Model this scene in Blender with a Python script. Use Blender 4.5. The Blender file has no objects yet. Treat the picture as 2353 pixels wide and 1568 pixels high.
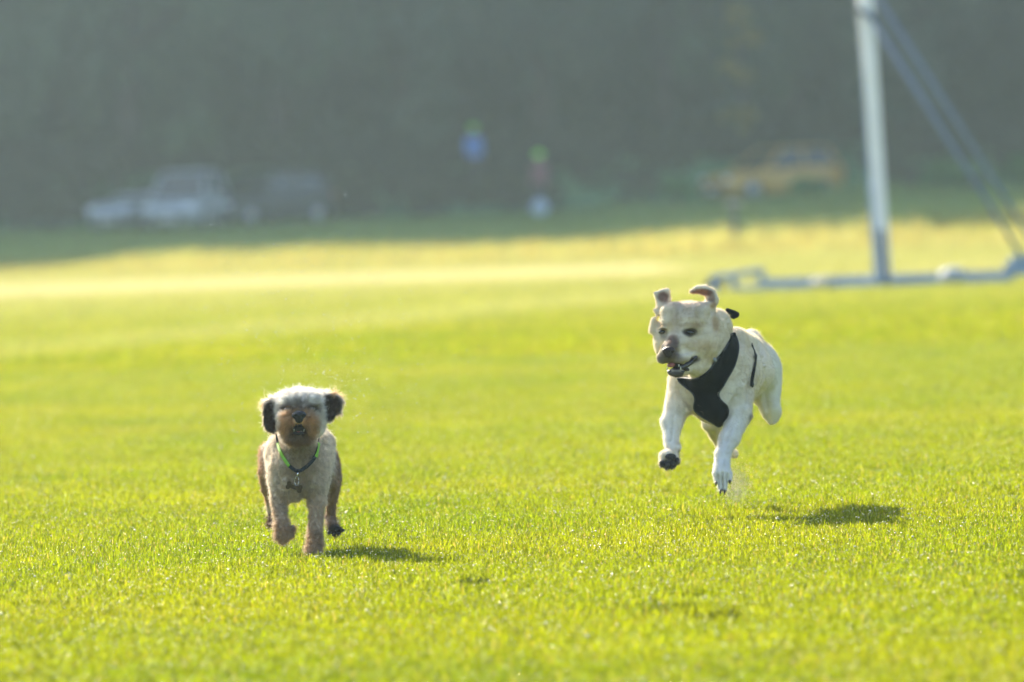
import bpy, bmesh, math, random
import numpy as np
from mathutils import Vector, Matrix
rng = np.random.default_rng(7); random.seed(7)
R = math.radians
scene = bpy.context.scene
COL = scene.collection

# ---------------------------------------------------------------- camera
FPX, CX, CY = 300 / 36 * 2353, 1176.5, 784.0      # focal length and centre in units of a 2353 px wide frame
CAMZ = 1.17
PITCH = math.atan(334 / FPX); ROLL = R(2.0)
fwd = np.array([0, math.cos(PITCH), -math.sin(PITCH)])
right0 = np.array([1.0, 0, 0]); up0 = np.cross(right0, fwd)
rgt = right0 * math.cos(ROLL) - up0 * math.sin(ROLL)
upv = up0 * math.cos(ROLL) + right0 * math.sin(ROLL)
CAM = np.array([0, 0, CAMZ])
cd = bpy.data.cameras.new('camera'); cam = bpy.data.objects.new('camera', cd); COL.objects.link(cam)
cd.lens = 300; cd.sensor_width = 36; cd.clip_start = 0.5; cd.clip_end = 3000
m = Matrix.Identity(4)
for i in range(3):
    m[i][0] = rgt[i]; m[i][1] = upv[i]; m[i][2] = -fwd[i]; m[i][3] = CAM[i]
cam.matrix_world = m
cd.dof.use_dof = True; cd.dof.focus_distance = 28.7; cd.dof.aperture_fstop = 4.3
scene.camera = cam

# ---------------------------------------------------------------- sky and sun
SUN_EL, SUN_AZ = R(31), R(-27)                     # azimuth from +Y towards +X
w = bpy.data.worlds.new('World'); scene.world = w; w.use_nodes = True
nt = w.node_tree; bg = nt.nodes['Background']
sky = nt.nodes.new('ShaderNodeTexSky'); sky.sky_type = 'NISHITA'; sky.sun_disc = False
sky.sun_elevation = SUN_EL; sky.sun_rotation = SUN_AZ; sky.air_density = 1.0; sky.dust_density = 1.5
nt.links.new(sky.outputs[0], bg.inputs[0]); bg.inputs[1].default_value = 0.105
sl = bpy.data.lights.new('sun', 'SUN'); sl.energy = 5.0; sl.angle = R(0.5); sl.color = (1.0, 0.9, 0.74)
so = bpy.data.objects.new('sun', sl); COL.objects.link(so)
sd = Vector((math.sin(SUN_AZ) * math.cos(SUN_EL), math.cos(SUN_AZ) * math.cos(SUN_EL), math.sin(SUN_EL)))
so.rotation_euler = sd.to_track_quat('Z', 'Y').to_euler(); so.location = (-30, 60, 40)
vs = scene.view_settings; vs.view_transform = 'Standard'; vs.look = 'None'; vs.exposure = 1.72; vs.gamma = 1.0
cy = scene.cycles; cy.use_denoising = True; cy.max_bounces = 8; cy.transparent_max_bounces = 8
cy.diffuse_bounces = 3; cy.volume_bounces = 1; cy.sample_clamp_indirect = 6; cy.sample_clamp_direct = 40

# ---------------------------------------------------------------- helpers
def px(x, y, d):
    """world point on the line of sight of pixel (x, y) of the 2353 px wide photograph, at depth d"""
    v = fwd + rgt * (x - CX) / FPX - upv * (y - CY) / FPX
    return CAM + v * (d / v[1])
def horizon(x): return CY - 334 - math.tan(ROLL) * (x - CX)

def tag(o, label=None, cat=None, group=None, kind=None):
    if label: o['label'] = label
    if cat: o['category'] = cat
    if group: o['group'] = group
    if kind: o['kind'] = kind
    return o
def empty(name, loc, rz=0):
    o = bpy.data.objects.new(name, None); COL.objects.link(o); o.location = loc; o.rotation_euler = (0, 0, rz)
    o.empty_display_size = 0.1
    return o
def link(name, me, mat, parent=None, smooth=True):
    o = bpy.data.objects.new(name, me); COL.objects.link(o)
    if mat: me.materials.append(mat)
    if smooth and len(me.polygons): me.polygons.foreach_set('use_smooth', np.ones(len(me.polygons), bool))
    if parent: o.parent = parent
    return o
def mesh_np(name, V, F):
    """V (n,3); F list of index arrays, each (m,k)"""
    me = bpy.data.meshes.new(name)
    V = np.asarray(V, np.float32); Fs = [np.asarray(f, np.int32) for f in F if len(f)]
    nl = sum(f.size for f in Fs); npoly = sum(len(f) for f in Fs)
    me.vertices.add(len(V)); me.vertices.foreach_set('co', V.ravel())
    me.loops.add(nl); me.loops.foreach_set('vertex_index', np.concatenate([f.ravel() for f in Fs]))
    tot = np.concatenate([np.full(len(f), f.shape[1], np.int32) for f in Fs])
    st = np.concatenate([[0], np.cumsum(tot)[:-1]]).astype(np.int32)
    me.polygons.add(npoly); me.polygons.foreach_set('loop_start', st); me.polygons.foreach_set('loop_total', tot)
    me.update(calc_edges=True); me.validate()
    return me
def bm_mesh(name, bm):
    bmesh.ops.recalc_face_normals(bm, faces=bm.faces)
    me = bpy.data.meshes.new(name); bm.to_mesh(me); bm.free(); return me
def set_col(me_or_c, cols, name='col', domain='POINT'):
    a = me_or_c.attributes.new(name, 'FLOAT_COLOR', domain)
    c = np.ones((len(cols), 4), np.float32); c[:, :3] = cols
    a.data.foreach_set('color', c.ravel())

def add_box(bm, c, s, rot=None, bev=0.0):
    g = bmesh.ops.create_cube(bm, size=1.0)
    M = Matrix.Translation(Vector(c)) @ (rot.to_4x4() if rot else Matrix.Identity(4)) @ Matrix.Diagonal((*s, 1))
    bmesh.ops.transform(bm, matrix=M, verts=g['verts'])
    if bev > 0:
        es = list({e for v in g['verts'] for e in v.link_edges})
        bmesh.ops.bevel(bm, geom=es, offset=bev, segments=2, affect='EDGES', profile=0.6)
def add_tube(bm, pts, r, seg=12, caps=True):
    pts = [Vector(p) for p in pts]; n = len(pts)
    rs = [r] * n if not hasattr(r, '__len__') else r
    rings = []; prev = None
    for i, p in enumerate(pts):
        t = (pts[min(i + 1, n - 1)] - pts[max(i - 1, 0)]).normalized()
        if prev is None:
            a = Vector((0, 0, 1)) if abs(t.z) < 0.9 else Vector((1, 0, 0)); u = t.cross(a).normalized()
        else:
            u = (prev - t * prev.dot(t)).normalized()
        prev = u; v = t.cross(u)
        rings.append([bm.verts.new(p + (u * math.cos(k / seg * 2 * math.pi) + v * math.sin(k / seg * 2 * math.pi)) * rs[i]) for k in range(seg)])
    for a, b in zip(rings, rings[1:]):
        for k in range(seg): bm.faces.new((a[k], a[(k + 1) % seg], b[(k + 1) % seg], b[k]))
    if caps: bm.faces.new(rings[0][::-1]); bm.faces.new(rings[-1])
def add_ball(bm, c, r, sub=2):
    g = bmesh.ops.create_icosphere(bm, subdivisions=sub, radius=1.0)
    r = (r, r, r) if not hasattr(r, '__len__') else r
    bmesh.ops.transform(bm, matrix=Matrix.Translation(Vector(c)) @ Matrix.Diagonal((*r, 1)), verts=g['verts'])
def add_loft(bm, secs, caps=True):
    rings = [[bm.verts.new(p) for p in s] for s in secs]; k = len(rings[0])
    for a, b in zip(rings, rings[1:]):
        for i in range(k): bm.faces.new((a[i], a[(i + 1) % k], b[(i + 1) % k], b[i]))
    if caps: bm.faces.new(rings[0][::-1]); bm.faces.new(rings[-1])

# value noise on arrays
_lat = rng.random((32, 32, 32)).astype(np.float32) * 2 - 1
def noise3(p, s):
    q = np.asarray(p, np.float64) / s; i = np.floor(q).astype(int); f = q - i; f = f * f * (3 - 2 * f); o = 0
    for dx in (0, 1):
        for dy in (0, 1):
            for dz in (0, 1):
                wt = np.abs(1 - dx - f[:, 0]) * np.abs(1 - dy - f[:, 1]) * np.abs(1 - dz - f[:, 2])
                o = o + wt * _lat[(i[:, 0] + dx) % 32, (i[:, 1] + dy) % 32, (i[:, 2] + dz) % 32]
    return o
def vnoise(p, s): return np.stack([noise3(p + o, s) for o in (0.0, 17.3, 41.9)], 1)
def smooth01(x): x = np.clip(x, 0, 1); return x * x * (3 - 2 * x)

# ---------------------------------------------------------------- materials
def mat(name, col=(.5, .5, .5), rough=.6, metal=0, spec=.5, var=0.0, vscale=5.0, bump=0.0, bscale=40.0, coat=0, emit=None, transl=0):
    M = bpy.data.materials.new(name); M.use_nodes = True; n = M.node_tree; b = n.nodes['Principled BSDF']
    b.inputs['Base Color'].default_value = (*col, 1); b.inputs['Roughness'].default_value = rough
    b.inputs['Metallic'].default_value = metal; b.inputs['Specular IOR Level'].default_value = spec
    b.inputs['Coat Weight'].default_value = coat
    if var > 0:
        tc = n.nodes.new('ShaderNodeTexCoord'); nz = n.nodes.new('ShaderNodeTexNoise'); nz.inputs['Scale'].default_value = vscale; nz.inputs['Detail'].default_value = 5
        rp = n.nodes.new('ShaderNodeMapRange'); rp.inputs[1].default_value = .3; rp.inputs[2].default_value = .7; rp.inputs[3].default_value = 1 - var; rp.inputs[4].default_value = 1 + var
        mx = n.nodes.new('ShaderNodeMix'); mx.data_type = 'RGBA'; mx.blend_type = 'MULTIPLY'; mx.inputs[0].default_value = 1
        mx.inputs[6].default_value = (*col, 1)
        n.links.new(tc.outputs['Object'], nz.inputs['Vector']); n.links.new(nz.outputs[0], rp.inputs[0]); n.links.new(rp.outputs[0], mx.inputs[7]); n.links.new(mx.outputs[2], b.inputs['Base Color'])
    if bump > 0:
        tc = n.nodes.new('ShaderNodeTexCoord'); nz = n.nodes.new('ShaderNodeTexNoise'); nz.inputs['Scale'].default_value = bscale; nz.inputs['Detail'].default_value = 4
        bp = n.nodes.new('ShaderNodeBump'); bp.inputs['Strength'].default_value = bump; bp.inputs['Distance'].default_value = .01
        n.links.new(tc.outputs['Object'], nz.inputs['Vector']); n.links.new(nz.outputs[0], bp.inputs['Height']); n.links.new(bp.outputs[0], b.inputs['Normal'])
    return M
def fur_mat(name, transl=.4, gloss=.06, rough=.35):
    M = bpy.data.materials.new(name); M.use_nodes = True; n = M.node_tree; n.nodes.clear(); N = n.nodes.new; L = n.links.new
    at = N('ShaderNodeAttribute'); at.attribute_name = 'col'
    d = N('ShaderNodeBsdfDiffuse'); t = N('ShaderNodeBsdfTranslucent'); g = N('ShaderNodeBsdfGlossy'); g.inputs['Roughness'].default_value = rough
    m1 = N('ShaderNodeMixShader'); m1.inputs[0].default_value = transl; m2 = N('ShaderNodeMixShader'); m2.inputs[0].default_value = gloss; o = N('ShaderNodeOutputMaterial')
    L(at.outputs[0], d.inputs[0]); L(at.outputs[0], t.inputs[0]); L(d.outputs[0], m1.inputs[1]); L(t.outputs[0], m1.inputs[2]); L(m1.outputs[0], m2.inputs[1]); L(g.outputs[0], m2.inputs[2]); L(m2.outputs[0], o.inputs[0])
    return M
def skin_mat(name, bump=.35, scale=70):
    M = mat(name, rough=.75, spec=.15, bump=bump, bscale=scale); n = M.node_tree
    at = n.nodes.new('ShaderNodeAttribute'); at.attribute_name = 'col'; n.links.new(at.outputs[0], n.nodes['Principled BSDF'].inputs['Base Color'])
    return M

# ---------------------------------------------------------------- signed-distance modelling
class Sdf:
    def __init__(s): s.p = []
    def cap(s, a, b, ra, rb, k=.02, sub=False): s.p.append(('c', np.array(a, float), np.array(b, float), ra, rb, k, sub)); return s
    def ell(s, c, r, k=.02, rot=None, sub=False): s.p.append(('e', np.array(c, float), np.array(r, float), rot, None, k, sub)); return s
    def mesh(s, h, disp=None, pad=.03):
        lo = np.full(3, 1e9); hi = -lo; bb = []
        for t, a, b, c, d, k, sub in s.p:
            if t == 'c': l = np.minimum(a - c, b - d); u = np.maximum(a + c, b + d); l = np.minimum(l, np.minimum(a, b) - max(c, d)); u = np.maximum(u, np.maximum(a, b) + max(c, d))
            else: q = b if c is None else np.full(3, b.max()); l = a - q; u = a + q
            bb.append((l, u))
            if not sub: lo = np.minimum(lo, l); hi = np.maximum(hi, u)
        lo -= pad; hi += pad; n = np.ceil((hi - lo) / h).astype(int) + 1
        F = np.full(n, .2, np.float32); ax = [lo[i] + h * np.arange(n[i]) for i in range(3)]
        for (t, a, b, c, d, k, sub), (l, u) in zip(s.p, bb):
            mg = .03 + k
            i0 = np.clip(np.floor((l - mg - lo) / h).astype(int), 0, n); i1 = np.clip(np.ceil((u + mg - lo) / h).astype(int) + 1, 0, n)
            if (i1 <= i0).any(): continue
            sl = tuple(slice(i0[j], i1[j]) for j in range(3))
            X = ax[0][sl[0]][:, None, None]; Y = ax[1][sl[1]][None, :, None]; Z = ax[2][sl[2]][None, None, :]
            if t == 'c':
                ab = b - a; L2 = max(ab @ ab, 1e-12)
                tt = np.clip(((X - a[0]) * ab[0] + (Y - a[1]) * ab[1] + (Z - a[2]) * ab[2]) / L2, 0, 1)
                D = np.sqrt((X - a[0] - tt * ab[0]) ** 2 + (Y - a[1] - tt * ab[1]) ** 2 + (Z - a[2] - tt * ab[2]) ** 2) - (c + (d - c) * tt)
            else:
                dx, dy, dz = X - a[0], Y - a[1], Z - a[2]
                if c is not None:
                    Mx = np.array(c.to_3x3().transposed() if hasattr(c, 'to_3x3') else c)
                    dx, dy, dz = (Mx[0][0] * dx + Mx[0][1] * dy + Mx[0][2] * dz, Mx[1][0] * dx + Mx[1][1] * dy + Mx[1][2] * dz, Mx[2][0] * dx + Mx[2][1] * dy + Mx[2][2] * dz)
                k0 = np.sqrt((dx / b[0]) ** 2 + (dy / b[1]) ** 2 + (dz / b[2]) ** 2); k1 = np.sqrt((dx / b[0] ** 2) ** 2 + (dy / b[1] ** 2) ** 2 + (dz / b[2] ** 2) ** 2)
                D = k0 * (k0 - 1) / np.maximum(k1, 1e-9)
            G = F[sl]
            if sub: D = -D; hh = np.maximum(k - np.abs(G - D), 0) / k; F[sl] = np.maximum(G, D) + hh * hh * k * .25
            else: hh = np.maximum(k - np.abs(G - D), 0) / k; F[sl] = np.minimum(G, D) - hh * hh * k * .25
        V, Q = nets(F); V = lo + V * h
        if disp is not None:
            N = vert_normals(V, Q); V = V + N * disp(V)[:, None]
        return V, Q
def nets(F):
    S = F < 0; c = S[:-1, :-1, :-1].astype(np.int8)
    cnt = sum(S[i:S.shape[0] - 1 + i, j:S.shape[1] - 1 + j, k:S.shape[2] - 1 + k].astype(np.int8) for i in (0, 1) for j in (0, 1) for k in (0, 1))
    act = (cnt > 0) & (cnt < 8); I = np.argwhere(act); idx = np.full(act.shape, -1, np.int32); idx[act] = np.arange(len(I))
    P = np.zeros((len(I), 3)); W = np.zeros(len(I))
    cs = [(i, j, k) for i in (0, 1) for j in (0, 1) for k in (0, 1)]
    val = {c: F[I[:, 0] + c[0], I[:, 1] + c[1], I[:, 2] + c[2]] for c in cs}
    for a in cs:
        for d in range(3):
            if a[d]: continue
            b = list(a); b[d] = 1; b = tuple(b); va, vb = val[a], val[b]; x = (va < 0) != (vb < 0)
            t = np.where(x, va / np.where(x, va - vb, 1), 0); q = np.tile(np.array(a, float), (len(I), 1)); q[:, d] += t
            P += q * x[:, None]; W += x
    V = I + P / W[:, None]; Q = []
    for d in range(3):
        sl0 = [slice(None)] * 3; sl1 = [slice(None)] * 3; sl0[d] = slice(0, -1); sl1[d] = slice(1, None)
        A, B = S[tuple(sl0)], S[tuple(sl1)]; e = np.argwhere(A != B)
        u, v = (d + 1) % 3, (d + 2) % 3
        e = e[(e[:, u] > 0) & (e[:, v] > 0) & (e[:, u] < F.shape[u] - 1) & (e[:, v] < F.shape[v] - 1)]
        flip = A[e[:, 0], e[:, 1], e[:, 2]]; qs = []
        for du, dv in ((1, 1), (0, 1), (0, 0), (1, 0)):
            k = e.copy(); k[:, u] -= du; k[:, v] -= dv; qs.append(idx[k[:, 0], k[:, 1], k[:, 2]])
        q = np.stack(qs, 1); q[~flip] = q[~flip][:, ::-1]; Q.append(q)
    return V, np.concatenate(Q)
def vert_normals(V, Q):
    n = np.cross(V[Q[:, 2]] - V[Q[:, 0]], V[Q[:, 3]] - V[Q[:, 1]]); N = np.zeros_like(V)
    for k in range(4):
        for d in range(3): N[:, d] += np.bincount(Q[:, k], n[:, d], len(V))
    return N / np.maximum(np.linalg.norm(N, axis=1, keepdims=True), 1e-9)
def relax(V, Q, it=2, f=.5):
    for _ in range(it):
        s = np.zeros_like(V); c = np.zeros(len(V))
        for a, b in ((0, 1), (1, 2), (2, 3), (3, 0)):
            for i, j in ((a, b), (b, a)):
                c += np.bincount(Q[:, i], minlength=len(V))
                for d in range(3): s[:, d] += np.bincount(Q[:, i], V[Q[:, j], d], len(V))
        V = V + f * (s / np.maximum(c, 1)[:, None] - V)
    return V
def fur(name, V, Q, cols, n, lenf, combf, parent, M, rad=.0004, k=5, dens=None, clump=.35, cs=.012, curl=0., seed=1, stand=.5, colvar=.15, lock=0.0):
    """hair strands rooted on the surface; lenf, combf, dens are functions of root position"""
    r = np.random.default_rng(seed)
    A = np.linalg.norm(np.cross(V[Q[:, 2]] - V[Q[:, 0]], V[Q[:, 3]] - V[Q[:, 1]]), axis=1)
    if dens is not None: A = A * dens(V[Q].mean(1))
    f = r.choice(len(Q), n, p=A / A.sum()); a, b = r.random((2, n, 1)); q = Q[f]; VN = vert_normals(V, Q)
    bl = lambda T: (1 - a) * (1 - b) * T[q[:, 0]] + a * (1 - b) * T[q[:, 1]] + a * b * T[q[:, 2]] + (1 - a) * b * T[q[:, 3]]
    P = bl(V); N = bl(VN); N /= np.linalg.norm(N, axis=1, keepdims=True) + 1e-9; C = bl(cols)
    Ln = lenf(P) * (.65 + .6 * r.random(n)); T = combf(P, N); T = T - N * (T * N).sum(1, keepdims=True); T /= np.linalg.norm(T, axis=1, keepdims=True) + 1e-6
    cl = vnoise(P, cs); D0 = N * stand + T * (1 - stand) + clump * cl + .12 * r.normal(size=(n, 3)); D0 /= np.linalg.norm(D0, axis=1, keepdims=True)
    pts = np.zeros((n, k, 3)); cur = P - N * .001; D = D0
    U = np.cross(D0, N + 1e-3); U /= np.linalg.norm(U, axis=1, keepdims=True) + 1e-6; ph = r.random((n, 1)) * 6.28
    for i in range(k):
        off = curl * Ln[:, None] * (U * np.sin(ph + i * 2.1) + np.cross(D0, U) * np.cos(ph + i * 2.1)) * (i > 0)
        pts[:, i] = cur + off
        D = D + T * .35 / k * 2 * (1 - stand) + vnoise(cur, cs * .8) * .12; D /= np.linalg.norm(D, axis=1, keepdims=True)
        cur = cur + D * (Ln / (k - 1))[:, None]
    hc = bpy.data.hair_curves.new(name); hc.add_curves([k] * n)
    hc.attributes['position'].data.foreach_set('vector', pts.astype(np.float32).ravel()) if 'position' in hc.attributes else hc.points.foreach_set('position', pts.astype(np.float32).ravel())
    ra = hc.attributes.get('radius') or hc.attributes.new('radius', 'FLOAT', 'POINT')
    ra.data.foreach_set('value', (np.tile(np.linspace(1, .25, k), n) * rad).astype(np.float32))
    cc = np.clip(C * (1 + colvar * r.normal(size=(n, 1)) + lock * noise3(P + 3, cs * 1.3)[:, None]), 0, 1)
    set_col(hc, np.repeat(cc, k, 0))
    o = bpy.data.objects.new(name, hc); COL.objects.link(o); hc.materials.append(M); o.parent = parent
    return o

# ================================================================ SETTING
def H(x, y):
    """terrain height: flat field, a gentle rise in the shade and a bank at the wood's edge"""
    x = np.asarray(x, float); y = np.asarray(y, float)
    z = .55 * smooth01((y - 185) / 50) + np.clip((x - 1) * .022, 0, .26) * smooth01((y - 150) / 50)
    z = z + 1.7 * smooth01((y - 238) / 9) + 14 * smooth01((y - 262) / 150)
    return z
def ground(x, y):
    v = fwd + rgt * (x - CX) / FPX - upv * (y - CY) / FPX
    return CAM + v * (-CAMZ / v[2])
# ---- lawn colouring shared by soil and blades: dry pale strip, painted haze glow, lifted shade strip and worn touchlines lie at fixed places on the field
def lawn_masks(n):
    N, L = n.nodes.new, n.links.new
    geo = N('ShaderNodeNewGeometry'); sep = N('ShaderNodeSeparateXYZ'); L(geo.outputs['Position'], sep.inputs[0])
    def math_(op, a, b=None, c=None, clamp=False):
        q = N('ShaderNodeMath'); q.operation = op; q.use_clamp = clamp
        for i, v in enumerate((a, b, c)):
            if v is None: continue
            if hasattr(v, 'links'): L(v, q.inputs[i])
            else: q.inputs[i].default_value = v
        return q.outputs[0]
    def noise(scale, sx=1, sy=1, det=3):
        mp = N('ShaderNodeMapping'); mp.inputs['Scale'].default_value = (sx, sy, 1); L(geo.outputs['Position'], mp.inputs[0])
        z = N('ShaderNodeTexNoise'); z.inputs['Scale'].default_value = scale; z.inputs['Detail'].default_value = det; L(mp.outputs[0], z.inputs[0]); return z.outputs[0]
    def line(p, q, wd, soft):
        # distance from the straight line through p and q on the field
        dx, dy = q[0] - p[0], q[1] - p[1]; ln = math.hypot(dx, dy); nx, ny = -dy / ln, dx / ln; c = nx * p[0] + ny * p[1]
        d = math_('ABSOLUTE', math_('SUBTRACT', math_('ADD', math_('MULTIPLY', sep.outputs[0], nx), math_('MULTIPLY', sep.outputs[1], ny)), c))
        return math_('SUBTRACT', 1, math_('DIVIDE', math_('SUBTRACT', d, wd), soft), clamp=True)
    def band(y0, y1, s):
        wob = math_('ADD', sep.outputs[1], math_('MULTIPLY', math_('SUBTRACT', noise(.08, 1, .3), .5), 10))
        a = math_('DIVIDE', math_('SUBTRACT', wob, y0), s, clamp=True); b = math_('SUBTRACT', 1, math_('DIVIDE', math_('SUBTRACT', wob, y1), s), clamp=True)
        return math_('MULTIPLY', a, b)
    return math_, noise, line, band, sep
def mixc(n, f, a, b, mode='MIX'):
    m = n.nodes.new('ShaderNodeMix'); m.data_type = 'RGBA'; m.blend_type = mode
    for i, v in ((0, f), (6, a), (7, b)):
        if hasattr(v, 'links'): n.links.new(v, m.inputs[i])
        elif i == 0: m.inputs[0].default_value = v
        else: m.inputs[i].default_value = (*v, 1)
    return m.outputs[2]
LA, LB = ground(0, 808), ground(1480, 682)
def lawn_color(n, green, yellow, straw, white):
    math_, noise, line, band, sep = lawn_masks(n)
    c = mixc(n, math_('MULTIPLY_ADD', noise(.55, 1, .5), 2.2, -.6, clamp=True), green, yellow)
    c = mixc(n, math_('MULTIPLY_ADD', noise(4.5), 1.6, -.55, clamp=True), c, yellow)
    c = mixc(n, math_('MULTIPLY_ADD', noise(1.1, 1, .6, 4), 2.4, -1.5, clamp=True), c, (green[0] * .45, green[1] * .6, green[2]))
    c = mixc(n, math_('MULTIPLY_ADD', noise(.9, 1, .4, 4), 3, -1.75, clamp=True), c, tuple(v * 1.35 for v in yellow))
    glow_band = math_('MULTIPLY', band(72, 150, 45), .75); c = mixc(n, glow_band, c, straw)  # straw band stands in for the golden haze glow over the far field
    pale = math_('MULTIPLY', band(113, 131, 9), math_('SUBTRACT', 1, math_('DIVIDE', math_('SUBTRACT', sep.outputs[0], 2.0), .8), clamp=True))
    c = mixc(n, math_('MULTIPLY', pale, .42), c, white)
    tl = math_('MULTIPLY', line(LA, LB, 1.0, .8), .12); c = mixc(n, tl, c, white)
    c = mixc(n, math_('MULTIPLY', math_('DIVIDE', math_('SUBTRACT', sep.outputs[1], 186), 6, clamp=True), .8), c, (.12, .25, .11))  # tree-shade strip: grass colour painted lighter and greener to match hazy light
    rough = math_('MULTIPLY', band(150, 188, 6), math_('MULTIPLY_ADD', noise(.35, 1, .35), 3, -1.2, clamp=True)); c = mixc(n, math_('MULTIPLY', rough, .6), c, straw)
    return c
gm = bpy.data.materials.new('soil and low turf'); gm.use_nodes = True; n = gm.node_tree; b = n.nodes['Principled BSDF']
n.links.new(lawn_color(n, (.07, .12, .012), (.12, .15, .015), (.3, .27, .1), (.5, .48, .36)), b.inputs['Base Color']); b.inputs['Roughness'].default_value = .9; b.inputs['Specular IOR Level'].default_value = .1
xs = np.concatenate([np.linspace(-600, -60, 16), np.linspace(-56, 56, 57), np.linspace(60, 600, 16)])
ys = np.concatenate([np.linspace(-40, 180, 45), np.linspace(182, 300, 80), np.linspace(305, 900, 40)])
GX, GY = np.meshgrid(xs, ys, indexing='ij'); GZ = H(GX, GY); V = np.stack([GX, GY, GZ], -1).reshape(-1, 3)
ii = np.arange(len(xs) - 1)[:, None] * len(ys) + np.arange(len(ys) - 1)[None]; ii = ii.ravel()
o = link('ground', mesh_np('ground', V, [np.stack([ii, ii + len(ys), ii + len(ys) + 1, ii + 1], 1)]), gm); tag(o, kind='structure')

# ---- grass blades
def blade_mat():
    M = bpy.data.materials.new('grass blades'); M.use_nodes = True; n = M.node_tree; n.nodes.clear(); N = n.nodes.new; L = n.links.new
    at = N('ShaderNodeAttribute'); at.attribute_name = 'tone'; sp = N('ShaderNodeSeparateColor'); L(at.outputs[0], sp.inputs[0])   # r: random, g: height along blade, b: straw
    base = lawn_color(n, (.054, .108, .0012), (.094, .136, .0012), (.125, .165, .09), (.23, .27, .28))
    mr = N('ShaderNodeMapRange'); mr.inputs[3].default_value = .42; mr.inputs[4].default_value = 1.55; L(sp.outputs[0], mr.inputs[0])
    base = mixc(n, 1.0, base, mr.outputs[0], 'MULTIPLY'); base = mixc(n, sp.outputs[2], base, (.2, .18, .06))
    tr = mixc(n, 1.0, base, (3.05, 2.25, 1.2), 'MULTIPLY')
    d = N('ShaderNodeBsdfDiffuse'); t = N('ShaderNodeBsdfTranslucent'); g = N('ShaderNodeBsdfGlossy'); g.inputs['Roughness'].default_value = .23; g.inputs[0].default_value = (1, 1, 1, 1)
    L(base, d.inputs[0]); L(tr, t.inputs[0]); a = N('ShaderNodeAddShader')
    m1 = N('ShaderNodeMixShader'); m1.inputs[0].default_value = .62; L(d.outputs[0], m1.inputs[1]); L(t.outputs[0], m1.inputs[2])
    m2 = N('ShaderNodeMixShader'); m2.inputs[0].default_value = .008
    o = N('ShaderNodeOutputMaterial'); L(m1.outputs[0], m2.inputs[1]); L(g.outputs[0], m2.inputs[2]); L(m2.outputs[0], o.inputs[0])
    return M
BM = blade_mat()
DM = mat('dew', (.95, .84, .55), rough=.12, spec=1.0); DM.node_tree.nodes['Principled BSDF'].inputs['Metallic'].default_value = 1.0
def patch_mesh(name, nb, size, hmin, hmax, wd, seed, straw=.05, dew=0, clumpy=.3, dark=False):
    r = np.random.default_rng(seed); P = (r.random((nb, 2)) - .5) * size
    hgt = (hmin + (hmax - hmin) * r.random(nb) ** 1.6) * (1 + clumpy * noise3(np.c_[P, np.zeros(nb)] + seed, size * .18))
    az = r.random(nb) * 6.283; lean = r.random(nb) ** .8 * .9; wv = wd * (.6 + .8 * r.random(nb)); side = np.c_[-np.sin(az), np.cos(az), np.zeros(nb)]; fw = np.c_[np.cos(az), np.sin(az), np.zeros(nb)]
    st = (r.random(nb) < straw) * (.4 + .6 * r.random(nb)); rd = r.random(nb) * (0 if dark else 1) - (.6 if dark else 0)
    rows = []; T = []
    for t, wk in ((0, 1), (.4, .95), (.75, .7), (1, .08)):
        th = lean * t ** 1.3 * 1.25; c = np.c_[P, np.zeros(nb)] + fw * (hgt * t * np.sin(th))[:, None] + np.c_[np.zeros((nb, 2)), hgt * t * np.cos(th)]
        for sg in (-1, 1): rows.append(c + side * (sg * wv * wk / 2)[:, None]); T.append(np.c_[rd, np.full(nb, t), st])
    V = np.stack(rows, 1).reshape(-1, 3); T = np.stack(T, 1).reshape(-1, 3); b0 = np.arange(nb)[:, None] * 8
    Q = np.concatenate([b0 + np.array([[0, 1, 3, 2]]) + 2 * k for k in range(3)])
    mats = [BM]; V = [V]; Fq = Q; off = nb * 8; FT = []; 
    if dew:
        # dew drops: small octahedral beads subdivided once, set on blade tips
        bm = bmesh.new(); bmesh.ops.create_icosphere(bm, subdivisions=1, radius=1); bv = np.array([v.co[:] for v in bm.verts]); bf = np.array([[v.index for v in f.verts] for f in bm.faces]); bm.free()
        pick = r.integers(0, nb, dew); tips = V[0][pick * 8 + 6]; rad = .0008 + .0019 * r.random(dew) ** 3 + .0026 * (r.random(dew) > .985)
        V.append((tips[:, None] + bv[None] * rad[:, None, None]).reshape(-1, 3)); FT = (off + np.arange(dew)[:, None, None] * len(bv) + bf[None]).reshape(-1, 3); T = np.r_[T, np.ones((dew * len(bv), 3))]
    me = mesh_np(name, np.concatenate(V), [Fq, FT] if len(FT) else [Fq]); set_col(me, T, 'tone')
    me.materials.append(BM); me.materials.append(DM)
    mi = np.zeros(len(me.polygons), np.int32); mi[len(Fq):] = 1; me.polygons.foreach_set('material_index', mi); me.polygons.foreach_set('use_smooth', np.ones(len(mi), bool))
    return me
def patch_coll(name, meshes):
    c = bpy.data.collections.new(name)
    for i, me in enumerate(meshes): c.objects.link(bpy.data.objects.new('grass_patch', me))
    return c
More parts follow.
